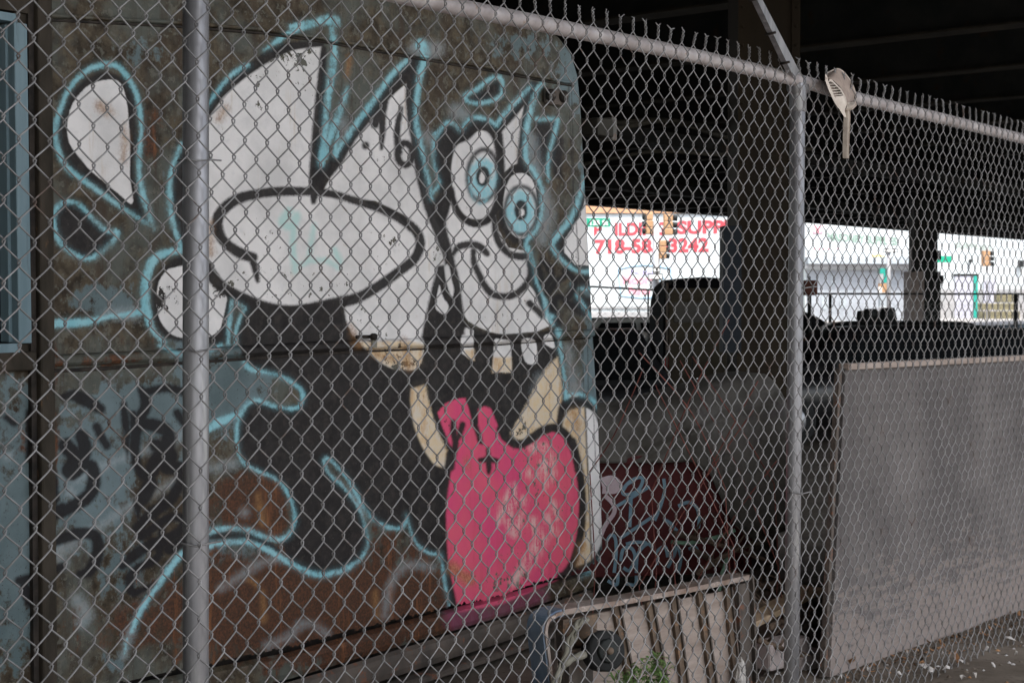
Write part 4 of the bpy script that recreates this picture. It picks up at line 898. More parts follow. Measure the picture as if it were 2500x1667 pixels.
for px0, py0, px1, wd in ((1505, 1486, 1542, 9), (1586, 1474, 1622, 9), (1645, 1462, 1672, 9), (1710, 1449, 1742, 9), (1778, 1440, 1800, 10)):
    mb = MB(); a = hp(px0, py0 - 6, .012); b = hp(px1, 1667, .012); dv = b - a; k = (.02 - a.z) / dv.z; b = a + dv * k
    sd = dv.cross(pn).normalized()
    for off_, hw, dp, mt in ((0, .010, .006, 'rustslat'), (.013, .003, .010, 'brownmetal')):
        mb.obox((a + b) / 2 + sd * off_ - pn * (dp - .014), sd * hw, pn * dp, dv * k / 2, M[mt])
    mb.build('rib', cart)
for (x0, y0, x1, y1) in ((1362, 1515, 1398, 1667), (1796, 1425, 1822, 1667)):
    mb = MB(); a = hp(x0, y0, .02); b = hp(x0 + 8, y1, .02); c = hp(x1, y0, .02); w_ = (c - a).length / 2; v_ = b - a; k = (.02 - a.z) / v_.z; b = a + v_ * k
    mb.obox((a + b) / 2 + pu * w_, pu * w_, pn * .012, v_ * k / 2, M['brownmetal']); mb.build('corner_bracket', cart)
mb = MB(); a = hp(1366, 1600, .0); mb.obox(a + pu * .075, pu * .075, pn * .01, UP * .012, M['rustslat'])
a = hp(1368, 1530, .0); mb.obox(a + pu * .07, pu * .07, pn * .012, UP * .022, M['rustslat'])
a = hp(1400, 1640, .0); mb.obox(a + pu * .02, pu * .05, pn * .012, UP * .06, M['brownmetal'])
mb.build('cross_bracket', cart)
mb = MB(); c = hp(1472, 1588, -.09); ax = Vector((.42, -.88, .2)).normalized(); pu_c = ax.cross(UP).normalized() * -1; up_c = pu_c.cross(ax).normalized() * -1
if up_c.z < 0: up_c = -up_c
if pu_c.x < 0: pu_c = -pu_c
mb.tube([c + ax * .03, c + ax * .024, c - ax * .024, c - ax * .03], [.052, .06, .06, .052], M['rubber'], 28)
mb.tube([c + ax * .032, c + ax * .04], [.036, .03], M['steel_dark'], 20); mb.tube([c + ax * .04, c + ax * .05], [.012, .01], M['rustslat'], 12)
cw = mb.build('caster_wheel', cart)
mb = MB(); pt = [c + (pu_c * math.cos(an) + up_c * math.sin(an)) * .055 + ax * .0 for an in np.linspace(-1.25, .5, 12)]
mb.tube(pt, [.006, .010, .013, .014, .014, .014, .014, .013, .012, .010, .008, .004], M['paper'], 8); mb.build('worn_tread', cw)
mb = MB(); mb.tube([hp(1408, 1560, .02), hp(1425, 1545, -.02), hp(1450, 1556, -.06), c + UP * .03 - ax * .035], [.03, .03, .026, .02], M['rustslat'], 12); mb.build('caster_fork', cart)
# rag strap tied over the corner
mb = MB(); rp_ = smooth_path([hp(1425, 1512, -.03), hp(1405, 1535, -.05), hp(1392, 1570, -.055), hp(1380, 1610, -.06), hp(1362, 1650, -.06), hp(1352, 1690, -.05)], 5)
for k in range(3):
    mb.tube([p + pu * (.010 * (k - 1)) + pn * (.005 * math.sin(i * .9 + k * 2)) for i, p in enumerate(rp_)], [.006 + .0025 * math.sin(i * .7 + k) for i in range(len(rp_))], M['rag'], 8)
rp2 = smooth_path([hp(1375, 1622, -.06), hp(1400, 1606, -.07), hp(1430, 1596, -.08)], 5)
mb.tube(rp2, [.011 + .002 * math.sin(i) for i in range(len(rp2))], M['rag'], 8)
tag(mb.build('rag_strap', None, at=hp(1352, 1690, -.05)), 'twisted grey rag strap tied over the corner of the platform cart', 'strap')

# green weed at the foot of the cart
wc = hp(1560, 1700, -.12); wc.z = .02
weed = thing('weed', 'feathery green weed growing in front of the ribbed platform cart', 'weed', wc)
mb = MB(); lf = MB()
targets = [(1608, 1600), (1592, 1612), (1540, 1640), (1520, 1648), (1565, 1622), (1630, 1625), (1500, 1655), (1575, 1650)]
for k, (px, py) in enumerate(targets):
    tip = hp(px, py, -.12 - .05 * (k % 3)); b0 = wc + Vector((rng.uniform(-.02, .02), rng.uniform(-.02, .02), 0))
    pth_ = smooth_path([b0, b0.lerp(tip, .5) + UP * .015 + pu * rng.uniform(-.02, .02), tip], 6)
    mb.tube(pth_, [.003 - .0022 * i / len(pth_) for i in range(len(pth_))], M['leaf'], 5)
    for i in range(3, len(pth_)):
        for sgn in range(8):
            p = pth_[i]; an = rng.uniform(0, 6.28); dirv = (Vector((math.cos(an), math.sin(an) * .7, rng.uniform(-.3, .8)))).normalized()
            ln = rng.uniform(.03, .062) * (1.0 if i < len(pth_) - 2 else .8); sdv = dirv.cross(UP).normalized() * ln * .12; mid = p + dirv * ln * .5 + UP * .003
            lf.add([p, mid + sdv, p + dirv * ln - UP * ln * .25, mid - sdv], [(0, 1, 2, 3)], M['leaf'])
mb.build('stem', weed); lf.build('leaves', weed)

def crumple(name, c, r, mat, label, cat, group=None, seed=0, stretch=(1, 1, 1)):
    bm = bmesh.new(); bmesh.ops.create_icosphere(bm, subdivisions=3, radius=1)
    for v in bm.verts:
        n = v.co.copy(); f = 1 + .45 * mnoise.noise(n * 1.7 + Vector((seed, 0, 0))) + .25 * mnoise.noise(n * 4 + Vector((0, seed, 0)))
        v.co = Vector((n.x * stretch[0], n.y * stretch[1], n.z * stretch[2])) * r * f
    bm.verts.index_update(); mb = MB(); mb.add([v.co + Vector(c) for v in bm.verts], [[v.index for v in f.verts] for f in bm.faces], mat); bm.free()
    return tag(mb.build(name, None, at=Vector(c)), label, cat, group)
crumple('tissue', hp(1806, 1645, -.02), .032, M['paper'], 'crumpled white tissue caught beside the right rim of the platform cart', 'tissue', seed=3, stretch=(.62, .6, 1.5))

# scraps and leaves on the dirt by the plywood sheet
scrap_px = [(2300, 1600, 7, 4), (2120, 1640, 8, 5), (2215, 1600, 6, 4), (2255, 1632, 22, 10), (2272, 1640, 16, 8), (2310, 1636, 18, 10), (2345, 1622, 12, 8), (2465, 1565, 26, 12), (2425, 1630, 12, 8), (2380, 1655, 12, 6), (2410, 1588, 10, 6), (2170, 1590, 10, 6), (2240, 1575, 8, 6), (2050, 1657, 14, 8), (2195, 1650, 14, 6), (2480, 1600, 9, 6), (2350, 1660, 14, 7)]
tints = ['torn', 'folded', 'curled', 'flat', 'creased']
for k, (px, py, a, b) in enumerate(scrap_px):
    c = hitG(px, py, .012); s_ = a / 980; mb = MB(); an = rng.uniform(0, 3.1); vs = []
    nn_ = 7
    for i in range(nn_):
        t = 2 * math.pi * i / nn_; r_ = s_ * rng.uniform(.6, 1.05); vs.append(c + Vector((math.cos(t + an) * r_, math.sin(t + an) * r_ * .8, rng.uniform(.0, .022))))
    vs.append(c + UP * .02)
    mb.add(vs + [v + UP * .0015 for v in vs], [(i, (i + 1) % nn_, nn_) for i in range(nn_)] + [((i + 1) % nn_ + nn_ + 1, i + nn_ + 1, 2 * nn_ + 1) for i in range(nn_)], M['paper'])
    big_ = 'largest white paper scrap, at the right on the dirt below the plywood' if k == 7 else 'small white paper scrap lying on the dirt below the plywood sheet'
    tag(mb.build('paper_scrap', None, at=c), big_, 'litter', 'paper scraps on the dirt')
for k, (px, py, lab) in enumerate(((2078, 1622, 'curled brown leaf against the lower left edge of the plywood sheet'), (2335, 1612, 'orange-brown dry leaf on the dirt among the paper scraps'), (2300, 1580, 'dry brown leaf on the dirt close under the plywood edge'))):
    c = hitG(px, py, .02); mb = MB(); L_ = .035 if k == 0 else .022; an = rng.uniform(0, 6)
    u_ = Vector((math.cos(an), math.sin(an), .35)); v_ = Vector((-math.sin(an), math.cos(an), 0))
    row = []
    for i in range(7):
        t = i / 6; w_ = L_ * .5 * math.sin(math.pi * min(.97, t + .06)); p = c + u_ * L_ * (t - .5) * 2 + UP * .02 * t * t
        row.append([p + v_ * w_ + UP * .012, p, p - v_ * w_ + UP * .010])
    vs = [x for r in row for x in r]
    mb.add(vs, [(i * 3 + k_, i * 3 + k_ + 1, (i + 1) * 3 + k_ + 1, (i + 1) * 3 + k_) for i in range(6) for k_ in (0, 1)], M['leafbrown'])
    tag(mb.build('dry_leaf', None, at=c), lab, 'leaf', 'dry leaves on the dirt')
mb = MB()
for k in range(2600):
    x = rng.uniform(.6, 3.2); y = rng.uniform(4.6, 7.6); z = ground_h(x, y); r_ = rng.uniform(.003, .010); an = rng.uniform(0, 3)
    p = Vector((x, y, z)); a_ = Vector((math.cos(an), math.sin(an), 0)) * r_; b_ = Vector((-math.sin(an), math.cos(an), 0)) * r_ * .7
    mb.add([p - a_ - b_, p + a_ - b_ * .6, p + a_ * .7 + b_, p - a_ * .8 + b_ * .8, p + UP * r_ * rng.uniform(.5, 1.1)], [(0, 1, 4), (1, 2, 4), (2, 3, 4), (3, 0, 4)], M['walk'] if k % 5 == 0 else (M['leafbrown'] if k % 7 == 0 else M['ground']))
tag(mb.build('gravel', None, at=Vector((1.5, 6, 0))), 'loose gravel and crumbs of leaf strewn over the dirt', 'gravel', None, 'stuff')

mb = MB()
for k in range(520):
    a_ = rng.uniform(0, 3.2); off_ = -abs(rng.normal(0, .09)) - .01
    p = bl + d * a_ + lean * off_; p.z = ground_h(p.x, p.y) + .004; r_ = rng.uniform(.006, .019); an = rng.uniform(0, 6.3)
    u_ = Vector((math.cos(an), math.sin(an), rng.uniform(-.1, .5))) * r_; v_ = Vector((-math.sin(an), math.cos(an), rng.uniform(-.2, .4))) * r_ * .45
    mb.add([p - u_, p + v_, p + u_ + UP * r_ * .4, p - v_], [(0, 1, 2, 3)], M['leafbrown'] if k % 3 == 0 else (M['twig'] if k % 3 == 1 else M['rustslat']))
tag(mb.build('leaf_litter', None, at=bl), 'crumbled dark leaves gathered along the foot of the plywood sheet', 'leaf litter', None, 'stuff')

# slotted plastic scoop hung upside down on the top rail
V5 = (1960, 150, 6.275)
def sc(x, y, dd=0.0): return hitD(V5[0] + x / V5[2], V5[1] + y / V5[2], DF - .035 + dd)
scoop = thing('litter_scoop', 'dirty beige slotted plastic scoop hung head up on the fence top beside the post', 'scoop', sc(690, 1490))
face = [(350, 190), (345, 300), (390, 430), (470, 600), (540, 715), (640, 760), (680, 660), (655, 540), (590, 425), (490, 325), (385, 265)]
mb = MB()
# face plate: rim strips left and bottom, slots between ribs
def plate(pts, d0, d1, mat, mbx): mbx.prism([sc(x, y, d0) for x, y in pts], [sc(x, y, d1) for x, y in pts], mat)
plate([(345, 190), (385, 262), (388, 300), (485, 545), (640, 522), (682, 640), (640, 760), (540, 718), (468, 600), (392, 430), (345, 300)], 0, .004, M['plastic'], mb)
mb.build('scoop_face', scoop)
mb = MB()
ly = [(388, 292, 450, 288), (404, 335, 505, 330), (420, 378, 545, 368), (436, 420, 575, 408), (452, 462, 600, 448), (468, 500, 620, 484), (482, 535, 636, 515)]
for (x0, y0, x1, y1) in ly:
    plate([(x0, y0 + 14), (x1, y1 + 14), (x1 + 8, y1 + 26), (x0 + 6, y0 + 26)], .001, .005, M['plastic'], mb)
plate([(440, 270), (480, 318), (588, 425), (655, 540), (684, 645), (668, 655), (636, 545), (575, 440), (470, 335), (392, 288)], 0, .008, M['plastic'], mb)
mb.build('slot_rib', scoop)
mb = MB()
plate([(388, 292), (450, 285), (560, 390), (640, 520), (484, 545)], .014, .017, M['plasticd'], mb)
mb.build('slot_backing', scoop)
mb = MB()
ic = smooth_path([sc(x, y) for x, y in [(352, 262), (440, 280), (500, 322), (590, 420), (650, 535), (684, 650)]], 6)
oc = smooth_path([sc(x, y, .05) for x, y in [(358, 195), (540, 122), (680, 240), (775, 410), (808, 560), (806, 610)]], 6)
n = len(ic); NR = 14; vs = []; fs = []
for i in range(n):
    for k in range(NR * 2 + 1):
        t = k / (NR * 2); p = ic[i].lerp(oc[i], t); vs.append(p - N2 * (.0025 if k % 2 else 0))
wd_ = NR * 2 + 1
fs = [(i * wd_ + k, i * wd_ + k + 1, (i + 1) * wd_ + k + 1, (i + 1) * wd_ + k) for i in range(n - 1) for k in range(wd_ - 1)]
mb.add(vs, fs, M['plasticd']); mb.build('ribbed_wall', scoop)
mb = MB()
mb.tube(oc, .0035, M['plastic'], 6); mb.tube([ic[0], oc[0]], .004, M['plastic'], 6); mb.tube(smooth_path([ic[-1], ic[-1].lerp(oc[-1], .5) - UP * .002, oc[-1]], 5), .004, M['plastic'], 6)
mb.build('scoop_rim', scoop)
mb = MB()
plate([(684, 660), (740, 640), (812, 605), (828, 680), (765, 742), (650, 755)], .004, .03, M['plasticd'], mb)
for k in range(7):
    t = k / 6; a = sc(690 + 110 * t, 655 - 30 * t, .0); b = sc(665 + 85 * t, 748 - 10 * t, .0); mb.tube([a, b], .0018, M['plastic'], 5)
mb.build('scoop_neck', scoop)
mb = MB()
ha = smooth_path([sc(x, y, .01) for x, y in [(690, 740), (695, 860), (690, 1000), (683, 1150), (680, 1300), (676, 1420), (680, 1485)]], 4)
n = len(ha)
ws_ = [.0052 + .0028 * (1 - i / n) for i in range(n)]
vs = []
for i, p in enumerate(ha):
    w_ = ws_[i] if i < n - 1 else .004
    for dx, dy in ((-1.25, .012), (-.95, -.002), (-.55, -.006), (-.4, -.001), (.4, -.001), (.55, -.006), (.95, -.002), (1.05, .012)): vs.append(p + U2 * w_ * dx + N2 * dy)
mb.add(vs, [(i * 8 + k, i * 8 + (k + 1) % 8, (i + 1) * 8 + (k + 1) % 8, (i + 1) * 8 + k) for i in range(n - 1) for k in range(8)] + [tuple((n - 1) * 8 + k for k in range(8))], M['plastic'])
mb.prism([sc(545, 715, .0), sc(640, 755, .0), sc(670, 860, .0), sc(640, 860, .0)], [sc(545, 715, .014), sc(640, 755, .014), sc(670, 860, .014), sc(640, 860, .014)], M['plastic'])
mb.build('handle', scoop)

# dumpster with a tarpaulin behind the truck
dY = 7.1
du = (U2 * .28 + Vector((.96, 0, 0))).normalized(); dn = Vector((-du.y, du.x, 0))
d0 = hitY(1395, 1130, dY); d0.z = .12
dm = thing('dumpster', 'maroon steel dumpster with blue spray scribbles under a grey tarpaulin', 'dumpster', Vector((d0.x, d0.y, 0)))
dl = 0.86; hd = hitY(1480, 1128, dY).z
mb = MB(); mb.obox(d0 + du * dl / 2 + dn * .45 + UP * (hd - .12) / 2, du * dl / 2, dn * .45, UP * (hd - .12) / 2, M['maroon'], .008); mb.build('body', dm)
mb = MB(); mb.obox(d0 + du * dl / 2 + dn * .45 + UP * (hd - .115), du * (dl / 2 + .02), dn * .47, UP * .02, M['maroon'], .006)
mb.obox(d0 + du * (dl - .02) - dn * .012 + UP * (hd - .12) / 2, du * .02, dn * .012, UP * (hd - .16) / 2, M['maroon'], .003); mb.build('top_lip', dm)
def onD(px, py):
    r = ray(px, py); t = dn.dot(d0 - CAM) / dn.dot(r); return CAM + r * t - dn * .004
def scribble(mb, pts, wpx, mat):
    p = [onD(1400 + x / 3.137, 900 + y / 3.137) for x, y in pts]; p = smooth_path(p, 6) if len(p) > 2 else p
    n = len(p); vs = []; w_ = wpx / 3.137 * dY / F / 2
    for i, a in enumerate(p):
        t = (p[min(i + 1, n - 1)] - p[max(i - 1, 0)]).normalized(); o_ = t.cross(dn).normalized(); dz = -dn * (.0004 * i / n)
        vs += [a + o_ * w_ + dz, a - o_ * w_ + dz]
    mb.add(vs, [(2 * i, 2 * i + 1, 2 * i + 3, 2 * i + 2) for i in range(n - 1)], mat)
mb = MB()
for i, pts in enumerate(([(380, 930), (420, 870), (500, 830), (530, 850), (500, 920), (430, 960), (375, 950), (400, 890), (470, 850)], [(330, 1050), (450, 980), (580, 900)], [(440, 980), (435, 1100), (430, 1210)], [(690, 840), (695, 940), (660, 1060), (620, 1160)], [(350, 1300), (470, 1220), (620, 1120)], [(690, 1150), (740, 1180), (790, 1240)], [(800, 1050), (880, 1020), (940, 1060), (960, 1140), (955, 1220)],
          [(250, 1320), (290, 1270), (320, 1300), (325, 1420), (310, 1560)], [(400, 1340), (470, 1325), (560, 1330)], [(360, 1470), (380, 1380), (440, 1370), (470, 1440), (430, 1540), (380, 1520)], [(480, 1560), (490, 1420), (560, 1340), (600, 1360)], [(640, 1500), (640, 1400), (700, 1360), (720, 1440)], [(720, 1520), (770, 1420), (790, 1350), (820, 1440), (800, 1560)], [(880, 1380), (930, 1360), (960, 1420)],
          [(260, 1620), (330, 1650), (340, 1560)], [(400, 1640), (470, 1650), (480, 1580)])):
    scribble(mb, [(x, y) for x, y in pts], 26, M['bluespray'])
for pts, w_ in (([(210, 870), (290, 850), (340, 890), (310, 920), (220, 920)], 70), ([(240, 970), (300, 1030), (310, 1100), (240, 1200), (200, 1300)], 34)): scribble(mb, pts, w_, M['pinkspray'])
mb.build('spray_scribble', dm)
# tarpaulin: draped sheet over the dumpster and over whatever bulks up at its right end
tb = MB(); nx, ny = 70, 46; tv = []
prof = [(0, hd + .30), (.10, hd + .31), (.18, hd + .27), (.26, hd + .245), (.4, hd + .26), (.6, hd + .30), (.8, hd + .35), (1.0, hd + .395), (1.1, hd + .385), (1.17, hd + .33), (1.20, hd + .22)]
for j in range(ny + 1):
    for i in range(nx + 1):
        a = i / nx * 1.24; b = j / ny                         # b: 0 at the hanging front hem, .55 front top edge, 1 back
        ht = float(np.interp(a, [p[0] for p in prof], [p[1] for p in prof]))
        hem = float(np.interp(a, [0, .62, .72, .84, .95, 1.1, 1.24], [hd + .0, hd - .005, hd - .06, hd - .30, hd - .38, hd - .34, hd - .30]))
        if b < .6:
            t = b / .6; z = hem + (ht - hem) * (1 - (1 - t) ** 1.6); dep = -.05 + .25 * t ** 3
        else:
            t = (b - .6) / .4; z = ht - .08 * t * t; dep = .2 + .75 * t
        fold = .022 * math.sin(a * 26 + b * 3) * (1 - min(1, b / .6)) * (1 if a > .6 else .35) + .03 * mnoise.noise((a * 5, b * 4, 2)) + .012 * mnoise.noise((a * 16, b * 12, 7))
        crease = .035 * math.exp(-((z - (hd + .02 + .26 * (a - .35) / .7)) / .02) ** 2) if .3 < a < 1.1 else 0
        endf = max(0, (a - 1.13) / .11)
        tv.append(d0 + du * (a * .93 - .02 - .05 * endf * (1 - b)) + dn * (dep + fold * .8 + crease) + UP * (z - .12 - .03 * endf))
tb.add(tv, [(j * (nx + 1) + i, j * (nx + 1) + i + 1, (j + 1) * (nx + 1) + i + 1, (j + 1) * (nx + 1) + i) for j in range(ny) for i in range(nx)], M['tarp'], True)
tp = tb.build('tarpaulin', None, at=d0); tag(tp, 'grey tarpaulin draped over the maroon dumpster with a hump at its right end', 'tarpaulin')
sm_ = tp.modifiers.new('thick', 'SOLIDIFY'); sm_.thickness = .004
# something solid under the hump
mb = MB(); c = d0 + du * .93 + dn * .5; mb.obox(c + UP * .22, du * .13, dn * .34, UP * .34, M['brownmetal'], .01)
mb.obox(c + UP * .50, du * .09, dn * .3, UP * .05, M['brownmetal'], .01)
tag(mb.build('oil_drum_crate', None, at=Vector((c.x, c.y, 0))), 'dark metal crate mostly hidden under the hump of the grey tarpaulin', 'crate')

# debris: cord, twigs, offcuts, thin canes
mb = MB(); c = [CAM + ray(px, py) * t for px, py, t in ((1640, 1322, 6.9), (1680, 1325, 6.85), (1720, 1318, 6.8), (1770, 1305, 6.75), (1792, 1294, 6.7))]
mb.tube(smooth_path(c, 6), .009, M['hose'], 8); mb.tube(smooth_path([CAM + ray(px, py) * t for px, py, t in ((1775, 1350, 6.7), (1770, 1380, 6.65), (1760, 1410, 6.6), (1750, 1500, 6.5))], 5), .008, M['hose'], 8)
tag(mb.build('green_cord', None, at=c[0]), 'pale green cord lying over the twigs right of the dumpster scribbles', 'cord')
tw = [[(1690, 1340, 6.8), (1800, 1400, 6.6), (1900, 1440, 6.3)], [(1640, 1300, 6.9), (1760, 1330, 6.7), (1880, 1370, 6.6)], [(1800, 1470, 6.2), (1860, 1430, 6.3), (1950, 1415, 6.4)], [(1830, 1480, 6.0), (1900, 1470, 6.2), (1990, 1490, 6.2)], [(1700, 1400, 6.6), (1790, 1345, 6.6), (1870, 1320, 6.8)], [(1880, 1530, 5.9), (1930, 1510, 6.1), (2010, 1500, 6.3)], [(1850, 1560, 5.8), (1900, 1580, 5.8), (1960, 1600, 5.7)]]
for k, t in enumerate(tw):
    mb = MB(); p = smooth_path([CAM + ray(px, py) * dd for px, py, dd in t], 6); mb.tube(p, [.014 - .007 * i / len(p) for i in range(len(p))], M['twig'], 7)
    for i in range(3, len(p) - 2, 3):
        e_ = p[i] + Vector((rng.uniform(-.1, .1), rng.uniform(-.1, .1), rng.uniform(0, .12))); mb.tube([p[i], p[i].lerp(e_, .5) + UP * .01, e_], [.006, .004, .002], M['twig'], 5)
    tag(mb.build('dead_branch', None, at=p[0]), 'dead brown branch in the tangle between the dumpster and the near post', 'branch', 'dead branches between dumpster and post')
mb = MB(); a = CAM + ray(1905, 1590) * 5.9; mb.obox(a, pu * .12, pn * .05, UP * .05, M['concrete'], .01); mb.obox(a + pu * .14 - UP * .06, pu * .1, pn * .06, UP * .04, M['concrete'], .012)
tag(mb.build('rubble_chunk', None, at=a - UP * .1), 'pale broken concrete chunk behind the foot of the right fence post', 'rubble')
mb = MB(); a = CAM + ray(1900, 1480) * 6.1; mb.obox(a, (pu + UP * .2).normalized() * .22, pn * .05, UP * .012, M['wood'], .003)
tag(mb.build('wood_offcut', None, at=a), 'weathered wooden board lying tilted in the branches beside the cart', 'board')
for k in range(3):   # more low clutter in the dark gap
    c = CAM + ray(1870 + 40 * k, 1560 - 40 * k) * (6.4 + .2 * k); c.z = .06
    crumple('dirt_clod', c, .14, M['ground'], 'low mound of dark dirt between the cart and the plywood sheet', 'dirt mound', 'dirt mounds beyond the cart', 11 + k, (1.3, 1, .7))
cn = [[(1600, 940), (1700, 1140), (1790, 1330)], [(1850, 930), (1740, 1130), (1640, 1330)], [(1660, 880), (1790, 1120), (1900, 1380)], [(1900, 1120), (1800, 1250), (1700, 1420)], [(1560, 860), (1690, 1010), (1770, 1190)], [(1840, 1000), (1700, 1200), (1560, 1430)], [(1780, 780), (1690, 960), (1590, 1200)], [(1690, 870), (1810, 1050), (1890, 1180)], [(1570, 900), (1500, 1060), (1440, 1150)]]
for k, t in enumerate(cn):
    mb = MB(); dd0 = 5.6 + .12 * (k % 4); p = smooth_path([CAM + ray(px, py) * (dd0 + .15 * i) for i, (px, py) in enumerate(t)], 6)
    g = p[-1].copy(); g.z = .0; p = p + [p[-1].lerp(g, .5) + pu * .03, g]
    mb.tube(p, .0024, M['cane'], 5); tag(mb.build('thin_cane', None, at=g), 'thin reddish bramble cane crossing in front of the dumpster', 'cane', 'thin canes behind the fence')
# ------------------------------------------------------------------ overpass
D_NEAR, D_FAR = -0.9, 31.5; ZB_ = EYE + 3.2
ov = thing('overpass', 'wide dark steel overpass roofing the yard', 'overpass', P(15, 20, 0))
mb = MB(); mb.pbox(D_NEAR, D_FAR, -45, 170, ZB_ + 1.15, ZB_ + 1.5, M['deck']); mb.pbox(-9, D_NEAR - .003, -45, -.2, ZB_ + 1.15, ZB_ + 1.5, M['deck']); mb.build('deck_slab_and_blocker', ov)  # second slab is out of view, added to block light from the left
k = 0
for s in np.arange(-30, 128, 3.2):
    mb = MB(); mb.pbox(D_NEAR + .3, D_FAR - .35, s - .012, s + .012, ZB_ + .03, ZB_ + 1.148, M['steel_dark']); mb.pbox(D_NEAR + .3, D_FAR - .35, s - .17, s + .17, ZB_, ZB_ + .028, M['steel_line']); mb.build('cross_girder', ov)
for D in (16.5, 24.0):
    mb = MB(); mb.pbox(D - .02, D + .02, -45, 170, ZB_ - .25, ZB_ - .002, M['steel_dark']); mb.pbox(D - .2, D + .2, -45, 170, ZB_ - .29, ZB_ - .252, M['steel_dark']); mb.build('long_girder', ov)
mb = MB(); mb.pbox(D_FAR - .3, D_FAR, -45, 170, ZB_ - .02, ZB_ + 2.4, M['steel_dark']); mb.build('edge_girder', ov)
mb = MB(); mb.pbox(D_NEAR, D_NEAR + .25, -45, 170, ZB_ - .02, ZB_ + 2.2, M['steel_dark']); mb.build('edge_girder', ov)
for px0, py0, px1, py1, Y in ((1475, 318, 1775, 322, 13), (1480, 300, 1770, 335, 14), (1400, 405, 1780, 378, 16)):
    a = hitY(px0, py0, Y); b = hitY(px1, py1, Y + 1); mid = a.lerp(b, .5) + UP * .09
    mb = MB(); mb.tube(smooth_path([a - (b - a) * .5, a, mid, b, b + (b - a) * .6], 8), .022, M['steel_line'], 8); mb.build('conduit', ov)
# built-up steel column behind the dumpster and a concrete pier farther off
def column_at(px0, px1, Y, name, label):
    a = hitY(px0, 800, Y); b = hitY(px1, 800, Y); w = b.x - a.x; gz = ground_h((a.x + b.x) / 2, Y)
    t = thing(name, label, 'column', ((a.x + b.x) / 2, Y + .3, gz)); return t, a.x, b.x, gz
c1, x0, x1, gz = column_at(1799, 1950, 13.0, 'bridge_column', 'brown steel bridge column just left of the right fence post')
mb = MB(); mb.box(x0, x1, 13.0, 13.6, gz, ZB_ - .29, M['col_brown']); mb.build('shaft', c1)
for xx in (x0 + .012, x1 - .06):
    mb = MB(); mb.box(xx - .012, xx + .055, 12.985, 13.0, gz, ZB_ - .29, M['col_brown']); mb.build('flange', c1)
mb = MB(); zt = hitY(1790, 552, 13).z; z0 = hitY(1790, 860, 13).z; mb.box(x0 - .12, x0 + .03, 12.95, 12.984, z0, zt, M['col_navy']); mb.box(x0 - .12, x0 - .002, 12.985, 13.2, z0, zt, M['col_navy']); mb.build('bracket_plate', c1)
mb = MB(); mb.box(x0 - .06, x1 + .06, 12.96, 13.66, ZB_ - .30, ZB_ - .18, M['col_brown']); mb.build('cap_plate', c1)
mb = MB()
for z in np.arange(.3, ZB_ - .4, .16):
    for xx in (x0 + .035, x1 - .035): mb.obox((xx, 12.982, z), (.012, 0, 0), (0, .006, 0), (0, 0, .012), M['col_brown'], .004)
mb.build('rivets', c1)
c2, x0, x1, gz = column_at(2232, 2288, 45.0, 'bridge_column', 'distant dark bridge column on a pale concrete pier at the right')
zc = hitY(2250, 662, 45).z
mb = MB(); mb.box(x0 - .02, x1, 45, 45.6, zc, ZB_ - .29, M['steel_dark']); mb.build('shaft', c2)
mb = MB(); xm = hitY(2254, 700, 45).x; mb.box(x0 - .14, xm, 44.9, 45.7, gz, zc - .004, M['concrete']); mb.build('pier', c2)
mb = MB(); mb.box(xm + .003, x1 + .08, 44.95, 45.65, gz, zc - .006, M['steel_dark']); mb.build('column_foot', c2)
for (a_, b_, c_, d_) in ((2286, 612, 2298, 634), (2288, 672, 2304, 692), (2226, 603, 2234, 664)):
    mb = MB(); p = hitY(a_, d_, 44.8); r = hitY(c_, b_, 44.8); mb.box(p.x, r.x, 44.8, 45.1, p.z, r.z, M['black']); mb.build('sign_plate', c2)

# ------------------------------------------------------------------ far metal fence
YF = 36.0
zr = hitY(2200, 717, YF).z; zl = hitY(1450, 700, YF).z
ff = thing('yard_fence', 'low black mesh fence along the far side of the yard', 'fence', (4, YF, ground_h(4, YF)))
mb = MB(); pr = [(hitY(px, py, YF).x, hitY(px, py, YF).z) for px, py in ((1300, 697), (1450, 700), (1590, 708), (1970, 717), (2520, 718), (2700, 718))]
mb.tube([(x, YF, z) for x, z in pr], .022, M['black'], 8); mb.build('top_rail', ff)
for px, w_ in ((1440, .02), (1583, .022), (2028, .035), (2482, .05), (2640, .035)):
    x = hitY(px, 717, YF).x; zt = float(np.interp(x, [p[0] for p in pr], [p[1] for p in pr])); mb = MB(); mb.tube([(x, YF + .05, ground_h(x, YF) - .1), (x, YF + .05, zt + .0)], w_, M['black'], 8); mb.build('post', ff)
mb = MB(); xa, xb = pr[0][0], pr[-1][0]
for sgn in (1, -1):
    for x in np.arange(xa - 2, xb + 2, .16):
        a = Vector((x, YF + .02, -.3)); b = Vector((x + sgn * 1.5, YF + .02, 1.3))
        if xa < b.x < xb and xa < a.x < xb: mb.tube([a, b], .0035, M['polegrey'], 3)
mb.build('wire_mesh', ff)

